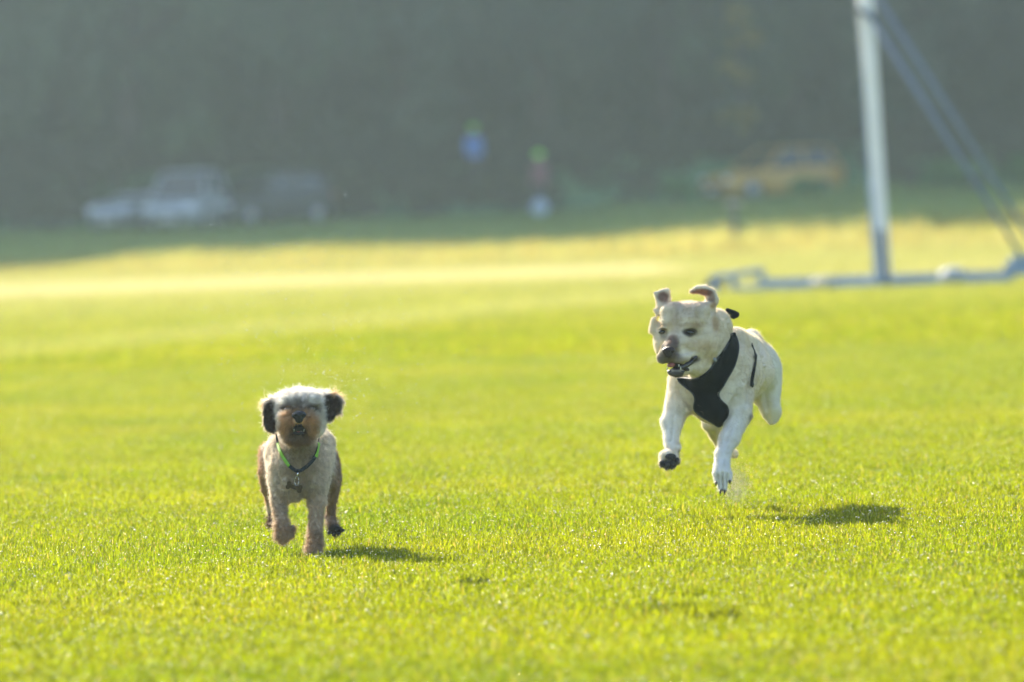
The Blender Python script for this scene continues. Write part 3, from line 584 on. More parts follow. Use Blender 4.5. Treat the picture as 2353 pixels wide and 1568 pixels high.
# ================================================================ DOGS
class Dog:
    """modelling frame: picture x, y and z towards the viewer, all in 1/S metre; S = picture units per metre at depth D0"""
    def __init__(s, name, D0, foot, label):
        s.D0 = D0; s.S = FPX / D0 * 1.0; s.root = px(foot[0], foot[1], D0); s.root[2] = 0
        s.e = empty(name, tuple(s.root)); tag(s.e, label, 'dog'); s.sdf = Sdf(); s.sh = 0
    def P(s, x, y, z=0): return px(x, y, s.D0 - z / s.S) - s.root
    def c(s, a, b, ra, rb, k=12, sub=False):
        ra, rb = (ra, rb) if sub else (max(ra - s.sh, ra * .6), max(rb - s.sh, rb * .6)); s.sdf.cap(s.P(*a), s.P(*b), ra / s.S, rb / s.S, k / s.S, sub); return s
    def b(s, a, r, k=12, sub=False, rot=None):
        """ellipsoid with radii (x, y, z) of the picture frame, turned by rot degrees in the picture plane"""
        q = rot or 0; q = R(q) - ROLL; Mx = np.array([[math.cos(q), 0, -math.sin(q)], [0, 1, 0], [math.sin(q), 0, math.cos(q)]])  # rows: axes in world
        r = r if hasattr(r, '__len__') else (r, r, r)
        if not sub: r = [max(v - s.sh, v * .75) for v in r]
        s.sdf.ell(s.P(*a), (r[0] / s.S, r[2] / s.S, r[1] / s.S), k / s.S, Mx, sub); return s
    def build(s, h, disp, M, base, paints, it=2, creases=()):
        V, Q = s.sdf.mesh(h); V = relax(V, Q, it); N = vert_normals(V, Q)
        if disp: V = V + N * disp(V)[:, None]
        s.V, s.Q, s.N = V, Q, vert_normals(V, Q)
        W = V + s.root - CAM; dep = W @ fwd; s.vx = CX + FPX * (W @ rgt) / dep; s.vy = CY - FPX * (W @ upv) / dep; s.vz = (s.D0 - (V + s.root)[:, 1]) * s.S
        nf = s.N @ -fwd
        for pts, wd, dp in creases:
            pl = spline(pts, 40); dd = np.full(len(V), 1e9); box = (np.abs(s.vx - pl[:, 0].mean()) < 80) & (np.abs(s.vy - pl[:, 1].mean()) < 80) & (nf > .1); ix = np.where(box)[0]
            dd[ix] = np.hypot(s.vx[ix, None] - pl[None, :, 0], s.vy[ix, None] - pl[None, :, 1]).min(1); V -= s.N * (dp / s.S * np.exp(-(dd / wd) ** 2) * (dd < 50))[:, None]
        s.V, s.N = V, vert_normals(V, Q)
        C = np.tile(np.array(base, float), (len(V), 1))
        for p in paints:
            c0, r, col, soft = p[:4]; op = p[4] if len(p) > 4 else 1; r = r if hasattr(r, '__len__') else (r, r, r)
            d = np.sqrt(((s.vx - c0[0]) / r[0]) ** 2 + ((s.vy - c0[1]) / r[1]) ** 2 + ((s.vz - c0[2]) / r[2]) ** 2) + .12 * noise3(V, .02)
            w = op * smooth01((1 + soft - d) / (2 * soft)); C = C * (1 - w[:, None]) + np.array(col) * w[:, None]
        C = C * (1 + .06 * noise3(V, .03) + .05 * noise3(V, .008))[:, None]; s.C = np.clip(C, 0, 1)
        me = mesh_np('body', V, [Q]); set_col(me, s.C); s.body = link('body', me, M, s.e)
    def zf(s, x, y, rad=4):
        """height of the front surface at picture point (x, y)"""
        d = np.hypot(s.vx - x, s.vy - y); k = d < rad
        return s.vz[k].max() if k.any() else s.vz[np.argmin(d)]
    def on(s, x, y, dz=0): return Vector(s.P(x, y, s.zf(x, y) + dz))
    def ball(s, name, x, y, dz, r, M, rot=0, sub=3, parent=None, z=None):
        bm = bmesh.new(); g = bmesh.ops.create_icosphere(bm, subdivisions=sub, radius=1); c = s.P(x, y, (s.zf(x, y) if z is None else z) + dz); r = r if hasattr(r, '__len__') else (r, r, r)
        bmesh.ops.transform(bm, matrix=Matrix.Translation(Vector(c)) @ Matrix.Rotation(ROLL - R(rot) * -1 if 0 else R(rot) + ROLL, 4, 'Y') @ Matrix.Diagonal((r[0] / s.S, r[2] / s.S, r[1] / s.S, 1)), verts=g['verts'])
        return link(name, bm_mesh(name, bm), M, parent or s.e)
    def line(s, name, pts, r, M, parent=None, seg=8):
        bm = bmesh.new(); add_tube(bm, pts, [q / s.S for q in r] if hasattr(r, '__len__') else r / s.S, seg); return link(name, bm_mesh(name, bm), M, parent or s.e)
    def ribbon(s, name, pts, wd, th, M, parent=None, updir=None):
        """flat band through local points, standing off the body"""
        pts = [Vector(p) for p in pts]; n = len(pts); bm = bmesh.new(); secs = []
        for i, p in enumerate(pts):
            t = (pts[min(i + 1, n - 1)] - pts[max(i - 1, 0)]).normalized(); k = np.argmin(((s.V - np.array(p)) ** 2).sum(1)); nn = Vector(s.N[k]); nn = (nn - t * nn.dot(t)).normalized(); u = t.cross(nn)
            a, b_ = wd / s.S / 2, th / s.S / 2; secs.append([p + u * a + nn * b_, p + u * a - nn * b_, p - u * a - nn * b_, p - u * a + nn * b_])
        add_loft(bm, secs); return link(name, bm_mesh(name, bm), M, parent or s.e, smooth=False)
def inpoly(x, y, poly):
    r = np.zeros(len(x), bool); n = len(poly)
    for i in range(n):
        x0, y0 = poly[i]; x1, y1 = poly[(i + 1) % n]; c = ((y0 > y) != (y1 > y)) & (x < (x1 - x0) * (y - y0) / ((y1 - y0) or 1e-9) + x0); r ^= c
    return r
def spline(pts, n):
    pts = np.array(pts, float); t = np.linspace(0, len(pts) - 1, n); i = np.clip(t.astype(int), 0, len(pts) - 2); f = (t - i)[:, None]
    p0 = pts[np.maximum(i - 1, 0)]; p1 = pts[i]; p2 = pts[i + 1]; p3 = pts[np.minimum(i + 2, len(pts) - 1)]
    return .5 * (2 * p1 + (p2 - p0) * f + (2 * p0 - 5 * p1 + 4 * p2 - p3) * f ** 2 + (3 * p1 - p0 - 3 * p2 + p3) * f ** 3)
nosem = mat('wet nose', (.012, .012, .015), .4, bump=.5, bscale=220, coat=.12, spec=.3); eyem = mat('dark eye', (.012, .009, .007), .06, coat=1); mouthm = mat('mouth lining', (.012, .006, .007), .6); tongm = mat('tongue', (.36, .11, .10), .4, bump=.3, bscale=150); toothm = mat('tooth enamel', (.75, .72, .6), .25); clawm = mat('claw', (.06, .045, .035), .4)
furm = fur_mat('fur strands', .55, .05, .38); woolm = fur_mat('wool strands', .5, .02, .5); hide = skin_mat('short coat', .3, 160); wool = skin_mat('wool coat', .6, 120)

# ---------------------------------------------------------------- curly small dog
d = Dog('dog', 28.1, (722, 1288), 'small curly beige dog running towards the viewer with brown muzzle and flying dark ears')
d.sh = 3.8
# head
d.b((690, 944, -5), (54, 45, 50), 14).b((668, 918, 18), (26, 18, 26), 14).b((712, 918, 18), (28, 18, 26), 14).b((649, 958, 8), (15, 34, 24), 12).b((729, 966, 6), (20, 40, 28), 14)
d.b((662, 966, 46), (24, 25, 28), 10).b((712, 966, 46), (24, 25, 28), 10).b((687, 968, 55), (22, 18, 34), 10).b((687, 985, 30), (45, 34, 36), 12).b((686, 1008, 34), (30, 14, 26), 10).b((667, 1004, 32), (16, 14, 18), 8).b((707, 1006, 32), (17, 14, 18), 8)
d.c((655, 931, 32), (676, 934, 42), 9, 8, 8).c((722, 931, 32), (700, 934, 42), 9, 8, 8)
# ears: flaps thrown up and out, hollow side forward
d.sh = 0
d.c((645, 922, -6), (624, 930, -8), 12, 10, 8).b((621, 955, -6), (17, 40, 7), 6, rot=6).b((628, 975, -4), (12, 20, 6), 6).b((614, 935, -8), (10, 16, 6), 6)
d.c((738, 915, -8), (752, 914, -10), 12, 10, 8).b((762, 932, -8), (25, 26, 7), 6).b((753, 950, -6), (13, 22, 6), 6, rot=-10).b((774, 922, -9), (13, 17, 6), 6).b((745, 935, -6), (8, 30, 7), 5)
d.sh = 3.8
# neck, chest, trunk
d.c((690, 995, -14), (686, 1060, -40), 37, 44, 20).b((686, 1072, -62), (73, 66, 62), 22).b((645, 1040, -90), (36, 45, 40), 18).b((727, 1040, -90), (36, 48, 40), 18).b((669, 1112, -50), (42, 44, 48), 14).b((716, 1104, -55), (40, 40, 46), 14)
d.c((690, 1052, -130), (692, 1062, -330), 77, 74, 24).b((692, 1040, -390), (66, 60, 50), 20).b((700, 1020, -150), (70, 45, 60), 20)
d.c((692, 1000, -440), (690, 960, -480), 12, 9, 10)
# fore legs
d.c((638, 1100, -58), (641, 1150, -50), 25, 20, 14).c((641, 1150, -50), (646, 1205, -12), 19.5, 15.5, 8).c((646, 1205, -12), (649, 1231, 8), 16, 17, 6).c((650, 1233, 8), (667, 1222, -4), 15, 12, 6).b((672, 1214, -8), (8, 10, 9), 5)
d.c((727, 1100, -58), (728, 1150, -50), 29, 23, 14).c((728, 1150, -50), (725, 1210, -28), 21, 16.5, 8).c((725, 1210, -28), (722, 1262, -6), 17, 19, 8).b((722, 1276, 2), (19, 13, 22), 8)
for q in (-12, -4, 5, 13): d.b((722 + q, 1281, 18 - abs(q) * .3), (5.5, 6, 9), 3)
# hind legs
d.b((614, 1062, -350), (23, 50, 52), 14).c((606, 1085, -345), (610, 1125, -370), 17, 13, 10).c((610, 1125, -370), (622, 1185, -420), 12, 9, 6).b((621, 1200, -410), (9, 17, 16), 6)
d.b((764, 1082, -350), (22, 60, 52), 14).c((764, 1100, -345), (764, 1145, -360), 21, 17, 10).c((762, 1145, -360), (759, 1190, -400), 15, 14, 8).c((758, 1190, -398), (766, 1212, -375), 15, 17, 6).b((772, 1218, -368), (20, 14, 14), 6)
for q in ((757, 1224), (767, 1229), (778, 1227), (787, 1219)): d.b((*q, -360), (6.5, 6, 6), 3)
# eyes and mouth hollows
d.b((686, 988, 74), (13.5, 9.5, 34), 3, sub=True).b((686, 982, 84), (12.5, 7.5, 24), 3, sub=True).b((660, 943, 44), (7, 4, 9), 4, sub=True).b((717, 943, 44), (7, 4, 9), 4, sub=True)
cream = (.9, .85, .78); tan_ = (.74, .65, .53); brn = (.6, .37, .19); dk = (.05, .026, .018)
paints = [((688, 905, 0), (95, 45, 70), cream, .35), ((735, 975, 0), (26, 45, 60), cream, .4, .7), ((642, 965, 10), (20, 40, 60), cream, .4, .8),
    ((690, 1075, -30), (48, 70, 70), (.42, .31, .19), .6, .85), ((687, 984, 62), (46, 43, 52), brn, .25), ((687, 1000, 60), (28, 13, 40), (.16, .09, .055), .4, .85), ((686, 1004, 60), (20, 7, 30), (.5, .38, .25), .5, .8),
    ((666, 940, 35), (20, 9, 25), (.2, .12, .07), .5), ((712, 940, 35), (20, 9, 25), (.18, .11, .065), .5), ((690, 932, 45), (14, 10, 25), (.3, .24, .2), .5, .6),
    ((687, 985, 60), (17, 13, 50), (.05, .03, .025), .3), ((688, 1035, -10), (36, 26, 60), (.33, .25, .14), .5, .8), ((660, 942, 45), (14, 7, 30), (.07, .045, .035), .4, .95), ((717, 941, 45), (14, 7, 30), (.07, .045, .035), .4, .95), ((688, 1012, 50), (26, 9, 40), (.22, .12, .07), .5, .8),
    ((620, 958, 6), (19, 44, 14), dk, .2), ((764, 936, 4), (29, 38, 13), dk, .2), ((612, 925, -14), (20, 12, 9), (.8, .55, .28), .4, .9), ((768, 908, -14), (26, 10, 10), (.8, .55, .28), .4, .9),
    ((612, 1090, -360), (34, 90, 70), (.36, .21, .12), .3, .95), ((768, 1120, -370), (40, 115, 80), (.24, .15, .10), .3, .95), ((770, 1222, -365), (26, 20, 60), (.035, .024, .02), .4), ((620, 1205, -400), (20, 28, 60), (.11, .05, .03), .4),
    ((643, 1190, -20), (28, 62, 60), (.5, .36, .23), .5, .75), ((726, 1195, -20), (30, 62, 60), (.5, .36, .23), .5, .75), ((652, 1235, 0), (32, 34, 40), (.42, .26, .14), .5, .8), ((675, 1222, -5), (10, 16, 20), (.22, .1, .05), .4, .8), ((722, 1270, 0), (30, 52, 40), (.38, .24, .13), .5, .85)]
d.build(.0036, lambda V: .0022 * noise3(V, .016) + .0012 * noise3(V, .007), wool, tan_, paints, it=1, creases=[([(640, 1030), (633, 1070), (640, 1110)], 5, 4), ([(741, 1020), (745, 1070), (738, 1110)], 5, 4), ([(754, 1000), (763, 1060)], 4, 4), ([(622, 1000), (618, 1060)], 4, 4), ([(646, 950), (645, 985), (655, 1010)], 5, 5), ([(730, 950), (731, 985), (720, 1010)], 5, 5), ([(655, 1040), (668, 1070)], 5, 3), ([(665, 1000), (672, 1015)], 4, 3)])
S = d.S; X0 = d.P(690, 950, 0)
def zone(P, c, r):
    q = P - d_.P(*c); return np.sqrt((q[:, 0] / (r[0] / d_.S)) ** 2 + (q[:, 2] / (r[1] / d_.S)) ** 2 + (q[:, 1] / (r[2] / d_.S)) ** 2)
d_ = d
def lenw(P):
    L_ = np.full(len(P), .011); L_ += .010 * smooth01(1.4 - zone(P, (690, 925, 0), (75, 50, 80))) + .012 * smooth01(1.5 - zone(P, (687, 985, 55), (50, 42, 50)))
    for c in ((650, 1225, 0), (722, 1262, 0), (768, 1200, -370), (620, 1195, -400)): L_ += .008 * smooth01(1.5 - zone(P, c, (28, 45, 45)))
    L_ += .014 * smooth01(1.35 - zone(P, (614, 920, -12), (18, 22, 10))) + .014 * smooth01(1.35 - zone(P, (770, 905, -12), (30, 18, 10))) + .01 * smooth01(1.3 - zone(P, (785, 955, -8), (14, 22, 14)))
    L_ *= np.where(zone(P, (621, 960, 4), (15, 36, 9)) < 1, .35, 1) * np.where(zone(P, (764, 934, 3), (23, 27, 9)) < 1, .35, 1) * np.where(zone(P, (687, 957, 95), (20, 17, 30)) < 1, .25, 1) * np.where(zone(P, (686, 988, 80), (17, 12, 30)) < 1, .3, 1) * np.where(zone(P, (660, 942, 50), (15, 9, 20)) < 1, .25, 1) * np.where(zone(P, (717, 942, 50), (15, 9, 20)) < 1, .25, 1)
    return L_
def combw(P, N):
    T = np.tile(np.array([0, .35, -1.0]), (len(P), 1)); nose = d.P(687, 950, 110); q = P - nose; wz = smooth01(1.6 - zone(P, (687, 978, 55), (50, 44, 50)))[:, None]
    T = T * (1 - wz) + wz * q / (np.linalg.norm(q, axis=1, keepdims=True) + 1e-6) * 1.6
    hz_ = smooth01(1.4 - zone(P, (690, 920, 0), (70, 38, 80)))[:, None] * (1 - wz); q = P - d.P(690, 935, 40); T = T * (1 - hz_) + hz_ * (q / (np.linalg.norm(q, axis=1, keepdims=True) + 1e-6) + [0, 0, .5])
    return T
fur('fur', d.V, d.Q, d.C, 125000, lenw, combw, d.e, woolm, rad=.00038, k=5, clump=.6, cs=.008, lock=.32, curl=.09, seed=3, stand=.5, dens=lambda C: (.35 + 1.3 * (C[:, 1] < d.P(690, 1000, -200)[1]) + 1.2 * smooth01(1.3 - zone(C, (690, 950, 10), (75, 75, 80)))) * (zone(C, (660, 941, 50), (9, 6, 30)) > 1) * (zone(C, (717, 940, 50), (9, 6, 30)) > 1) * (zone(C, (686, 985, 80), (15, 13, 40)) > 1) * (zone(C, (687, 957, 95), (16, 13, 40)) > 1))
fur('guard_hair', d.V, d.Q, d.C * .8 + .17, 9000, lambda P: lenw(P) * 1.5, combw, d.e, woolm, rad=.0003, k=5, clump=.5, cs=.006, curl=.1, seed=13, stand=.75, dens=lambda C: (C[:, 1] < d.P(690, 1000, -200)[1]) * (zone(C, (687, 970, 40), (56, 52, 80)) > 1) + .25 * (zone(C, (687, 970, 40), (56, 52, 80)) > 1))
# nose, eyes, mouth
zn = d.zf(687, 958)
sn = Sdf(); zn += 1; f_ = lambda x, y, z: d.P(x, y, zn + z)
Mx = np.array([[math.cos(ROLL), 0, math.sin(ROLL)], [0, 1, 0], [-math.sin(ROLL), 0, math.cos(ROLL)]])
sn.ell(f_(687, 954, 0), (17 / S, 12 / S, 10 / S), .004, Mx).ell(f_(687, 963, 0), (9.5 / S, 10 / S, 10.5 / S), .006, Mx)
for e in (-1, 1): sn.ell(f_(687 + e * 7, 957, 12), (3.2 / S, 4 / S, 3.8 / S), .002, Mx, True)
sn.cap(f_(687, 958, 14), f_(687, 971, 14), .0012, .0012, .002, True)
Vn, Qn = sn.mesh(.0011, lambda V: .0003 * noise3(V, .003)); link('nose', mesh_np('nose', Vn, [Qn]), nosem, d.e)
d.ball('eye', 660, 941, 8, (8, 5.5, 8), eyem, rot=-8); d.ball('eye', 717, 940, 8, (8, 5.5, 8), eyem, rot=12)
toothm2 = mat('stained tooth', (.34, .31, .25), .3)
mo = d.ball('mouth', 686, 985.5, 0, (13, 10.5, 7), mouthm, z=61)
d.ball('lower_lip', 686, 996, 0, (12.5, 4, 6), mat('dark lip', (.02, .016, .018), .3, coat=.4), z=61)
for nm, x, y0, y1, r0 in (('canine_tooth', 675.5, 990, 985.5, 1.0), ('canine_tooth', 698, 990, 985, 1.1)): d.line(nm, [d.P(x, y0 + 2, 64), d.P(x + (.3 if x < 686 else 1.2), (y0 + y1) / 2, 65.5), d.P(x + (-.4 if x < 686 else 2.0), y1, 66)], [r0, r0 * .8, .25], toothm)
for i in range(6): d.ball('incisor_tooth', 679.5 + i * 2.7, 991.3 + .4 * math.sin(i), 0, (.9, .8, .8), toothm2, z=66, sub=2)
d.ball('tongue', 686, 992, 0, (8, 2.5, 9), tongm, z=58)
# collar with two coloured webbing, ring, clip and bone tag
navy = mat('navy webbing', (.006, .012, .022), .7, bump=.6, bscale=400); lime = mat('lime webbing', (.22, .5, .03), .7, bump=.6, bscale=400); steel = mat('polished steel', (.6, .6, .6), .2, metal=1); bronze = mat('dark bronze tag', (.05, .032, .014), .35, metal=.7)
cp = spline([(638, 1018), (644, 1038), (658, 1063), (672, 1077), (684, 1083), (697, 1078), (713, 1065), (727, 1045), (731, 1018)], 33)
cp3 = [d.on(x, y, 2.5) for x, y in cp]
for _ in range(2): cp3 = [cp3[0]] + [(a + b_ * 2 + c_) / 4 for a, b_, c_ in zip(cp3, cp3[1:], cp3[2:])] + [cp3[-1]]
cp3 = [p + Vector((0, -2 / S, 0)) for p in cp3]
back = [d.P(737, 990, -40), d.P(735, 975, -75), d.P(690, 968, -100), d.P(640, 975, -75), d.P(634, 995, -40)]
co = d.ribbon('collar', cp3[9:] , 8, 2.5, navy); d.ribbon('lime_webbing', cp3[:11], 7.5, 3, lime, parent=co); d.ribbon('lime_webbing', [p + Vector((1.5 / S, .5 / S, 0)) for p in cp3[27:]], 8.5, 2.2, lime, parent=co)
d.ribbon('collar_back', [cp3[-1]] + [Vector(p) for p in back] + [cp3[0]], 8, 2.5, navy, parent=co)
zt = d.zf(684, 1100) + 5
d.ball('clip', 684, 1090, 5, (2.2, 6, 2.2), steel, rot=10, parent=co)
rg = []; 
for i in range(25): a = i / 24 * 2 * math.pi; rg.append(d.P(682 + 4.8 * math.cos(a), 1106 + 10.5 * math.sin(a), zt + 3 + math.cos(a)))
d.line('ring', rg, .55, steel, parent=co, seg=6)
sb_ = Sdf(); q = lambda x, y: d.P(676 + x * math.cos(.32) - y * math.sin(.32), 1119.5 + x * math.sin(.32) + y * math.cos(.32), zt + 4)
for (a, b_, ra) in (((-13, 0), (13, 0), 4.6), ((-14, -4.5), (-14, -4.5), 5.2), ((-14, 4.5), (-14, 4.5), 5.2), ((14, -4.5), (14, -4.5), 5.2), ((14, 4.5), (14, 4.5), 5.2)): sb_.cap(q(*a), q(*b_), ra / S, ra / S, .002)
Vb, Qb = sb_.mesh(.001); yc = q(0, 0)[1]; Vb[:, 1] = yc + np.clip(Vb[:, 1] - yc, -.0016, .0016); link('bone_tag', mesh_np('bone_tag', Vb, [Qb]), bronze, co)
for i, (x, y) in enumerate(((757, 1226), (767, 1231), (778, 1229), (787, 1221))): d.ball('paw_pad', x, y - 2, -1, (5, 4.5, 3), mat('paw pad', (.02, .018, .02), .5, bump=.6, bscale=300) if i == 0 else bpy.data.materials['paw pad'])
d.ball('paw_pad', 770, 1214, -2, (11, 7, 3), bpy.data.materials['paw pad'])

# ---------------------------------------------------------------- yellow retriever in mid leap
g = Dog('dog', 30.1, (1660, 1181), 'large cream yellow dog leaping in a black chest harness with ears flung up')
# head, turned to the left and down
g.sh = 1.4
g.b((1574, 742, -2), (63, 50, 66), 16, rot=-4).b((1538, 741, 42), (22, 18, 18), 14).b((1592, 737, 44), (30, 20, 20), 14).b((1545, 716, 30), (30, 22, 26), 14).b((1596, 714, 24), (36, 22, 30), 14)
g.b((1618, 785, 8), (40, 48, 46), 16).b((1524, 785, 10), (24, 42, 34), 14).b((1573, 800, 20), (46, 40, 44), 14)
g.c((1560, 780, 46), (1539, 804, 88), 28, 22, 14).b((1534, 816, 88), (21, 16, 20), 8).b((1522, 823, 77), (16, 16, 18), 8).b((1558, 823, 70), (29, 18, 25), 8).c((1562, 824, 70), (1592, 815, 46), 17, 11, 10)
g.c((1590, 838, 22), (1556, 856, 62), 22, 13, 10).b((1553, 855, 70), (22, 12, 16), 6)
g.c((1604, 822, 40), (1578, 838, 70), 3.5, 6.5, 3, True).c((1578, 838, 78), (1548, 844, 100), 6, 6, 3, True).b((1552, 843, 92), (20, 6.5, 26), 3, True)
g.b((1521, 763, 62), (9, 5.5, 8), 5, True, rot=0).b((1586, 764, 62), (12, 5.5, 9), 5, True, rot=8)
g.c((1530, 752, 54), (1512, 757, 44), 5.5, 4.5, 5).c((1572, 752, 58), (1602, 755, 48), 6, 5, 5).c((1555, 735, 56), (1552, 765, 62), 5, 4, 8)
# ears: thin curled flaps
g.sh = -1.6
g.c((1520, 708, 0), (1520, 694, -4), 12, 11, 8).b((1524, 684, -6), (14, 16, 5), 5, rot=-12).c((1532, 668, -8), (1506, 675, -2), 4.5, 3.5, 4).c((1535, 670, -8), (1536, 698, -10), 4, 4.5, 3).c((1506, 675, -2), (1513, 690, 0), 3.5, 5, 3)
g.c((1628, 706, -8), (1638, 690, -12), 15, 12, 8).c((1638, 690, -12), (1633, 675, -12), 11.5, 11, 4).c((1633, 675, -12), (1618, 667, -10), 10.5, 9.5, 5).c((1618, 667, -10), (1602, 666, -8), 9.5, 7, 4).c((1602, 666, -8), (1588, 671, -6), 7, 4, 4)
g.b((1612, 672, 6), (17, 6, 12), 4, True, rot=14)
g.c((1618, 702, 10), (1634, 699, 8), 7, 3, 6).c((1641, 730, 6), (1648, 752, 2), 9, 6, 6).c((1644, 733, 6), (1657, 738, 0), 5, 2, 4).c((1512, 720, 10), (1503, 712, 6), 6, 2, 5).c((1503, 735, 10), (1499, 760, 8), 6, 7, 6)
g.sh = 1.4
# neck with skin folds
g.c((1608, 775, -25), (1644, 835, -110), 58, 74, 26).b((1640, 752, -62), (44, 46, 50), 18).c((1610, 835, 0), (1622, 860, -50), 34, 40, 20).c((1672, 752, -50), (1660, 820, -20), 9, 9, 10).c((1655, 745, -25), (1648, 815, 6), 7, 9, 10)
# chest, trunk, rump
g.b((1640, 885, -130), (84, 82, 92), 24).b((1641, 925, -115), (42, 54, 74), 16).c((1655, 855, -150), (1706, 850, -450), 80, 68, 28).c((1706, 850, -450), (1735, 850, -600), 66, 60, 24).c((1688, 778, -150), (1722, 796, -560), 28, 30, 24).b((1726, 788, -610), (28, 34, 50), 16)
g.c((1700, 800, -170), (1722, 860, -200), 20, 24, 14)
g.c((1728, 800, -640), (1722, 815, -800), 12, 6, 10)
# near-side shoulders and fore legs
g.c((1572, 875, -115), (1562, 925, -100), 40, 32, 20).c((1560, 925, -100), (1544, 970, -78), 30, 26, 12).c((1544, 970, -78), (1542, 1022, -45), 25, 17, 8).b((1549, 1030, -38), (18, 14, 18), 8).b((1537, 1050, -22), (25, 19, 24), 8)
for x, y, r_ in ((1520, 1065, 11), (1532, 1071, 11), (1545, 1069, 11), (1556, 1060, 10)): g.b((x, y, -8), (r_ * .85, r_, r_ * 1.2), 3)
g.c((1688, 870, -130), (1694, 915, -118), 44, 38, 20).c((1694, 915, -118), (1699, 950, -100), 35, 29, 12).c((1700, 952, -98), (1676, 1008, -58), 28, 24, 10).c((1676, 1008, -58), (1659, 1045, -24), 23, 18, 10).c((1659, 1045, -24), (1659, 1088, 0), 18, 22, 8)
for x0, x1, y0, y1, z, r_ in ((1645, 1646, 1088, 1106, 6, 8.5), (1654, 1655, 1096, 1124, 13, 8.5), (1666, 1665, 1096, 1126, 13, 8.8), (1676, 1676, 1088, 1102, 6, 9)): g.c((x0, y0, z - 4), (x1, y1, z), r_, r_ * .8, 2.2)
# hind legs
g.b((1752, 862, -590), (46, 78, 66), 18).c((1758, 895, -575), (1772, 945, -550), 36, 25, 12).c((1773, 945, -550), (1773, 968, -545), 22, 11, 8).c((1776, 958, -555), (1765, 930, -680), 16, 12, 10).c((1765, 930, -680), (1748, 925, -760), 12, 11, 8)
g.c((1690, 905, -540), (1634, 972, -450), 40, 23, 14).c((1634, 974, -450), (1652, 1022, -560), 20, 12, 8).c((1652, 1022, -560), (1683, 1042, -600), 11, 11, 6).b((1687, 1044, -592), (12, 13, 16), 5)
yl = (.70, .60, .43)
paints = [((1542, 985, -60), (40, 75, 60), (.74, .73, .69), .6, .85), ((1680, 1000, -60), (50, 120, 70), (.74, .73, .69), .5, .85), ((1660, 1090, 0), (40, 60, 50), (.74, .74, .72), .5, .8), ((1775, 890, -560), (45, 90, 120), (.6, .62, .52), .6, .7), ((1640, 900, -250), (160, 120, 400), (.76, .69, .56), .6, .5), ((1575, 715, 30), (40, 18, 60), (.5, .4, .3), .5, .6), ((1552, 748, 60), (13, 26, 30), (.42, .3, .18), .5, .6), ((1643, 750, 10), (9, 26, 30), (.5, .33, .16), .5, .8), ((1608, 795, 40), (34, 12, 40), (.55, .4, .2), .6, .6), ((1630, 815, 20), (12, 22, 40), (.55, .42, .22), .5, .6), ((1590, 748, 50), (26, 7, 30), (.4, .28, .18), .5, .6), ((1518, 748, 50), (16, 6, 30), (.4, .28, .18), .5, .6), ((1600, 730, 30), (10, 26, 40), (.5, .36, .2), .6, .5), ((1545, 785, 80), (13, 14, 30), (.3, .17, .1), .5, .8), ((1600, 745, 45), (14, 8, 20), (.45, .31, .18), .5, .6),  # pale leg and haunch patches put the bluish shading into the coat
    ((1541, 800, 95), (20, 26, 40), (.15, .095, .07), .35, .9), ((1536, 824, 95), (32, 19, 26), (.11, .085, .08), .35, .9), ((1560, 830, 80), (26, 10, 26), (.26, .2, .17), .5, .7), ((1555, 862, 75), (26, 12, 20), (.06, .05, .055), .3, .95), ((1592, 827, 55), (22, 8, 22), (.07, .045, .04), .3, .95),
    ((1552, 843, 85), (26, 8, 30), (.04, .02, .02), .25), ((1521, 764, 58), (14, 10, 20), (.05, .035, .03), .3, .95), ((1586, 764, 58), (18, 10, 20), (.05, .035, .03), .3, .95), ((1525, 773, 58), (10, 10, 20), (.2, .16, .14), .5, .6),
    ((1524, 684, 2), (14, 14, 18), (.24, .13, .09), .3, .95), ((1614, 673, 4), (30, 9, 14), (.17, .075, .045), .25, .97), ((1636, 688, 0), (8, 14, 14), (.26, .15, .1), .4, .85), ((1638, 702, 8), (9, 7, 12), (.5, .32, .15), .4, .8), ((1580, 700, 10), (55, 9, 60), (.66, .5, .4), .5, .5),
    ((1538, 1067, 5), (26, 13, 22), (.04, .04, .045), .3, .95), ((1562, 1040, -20), (5, 7, 14), (.03, .03, .03), .4), ((1663, 1130, 14), (12, 6, 12), (.12, .08, .06), .4, .7), ((1728, 962, -90), (8, 12, 40), (.2, .16, .12), .5, .6), ((1645, 1000, -450), (40, 40, 60), (.5, .43, .25), .4, .7)]
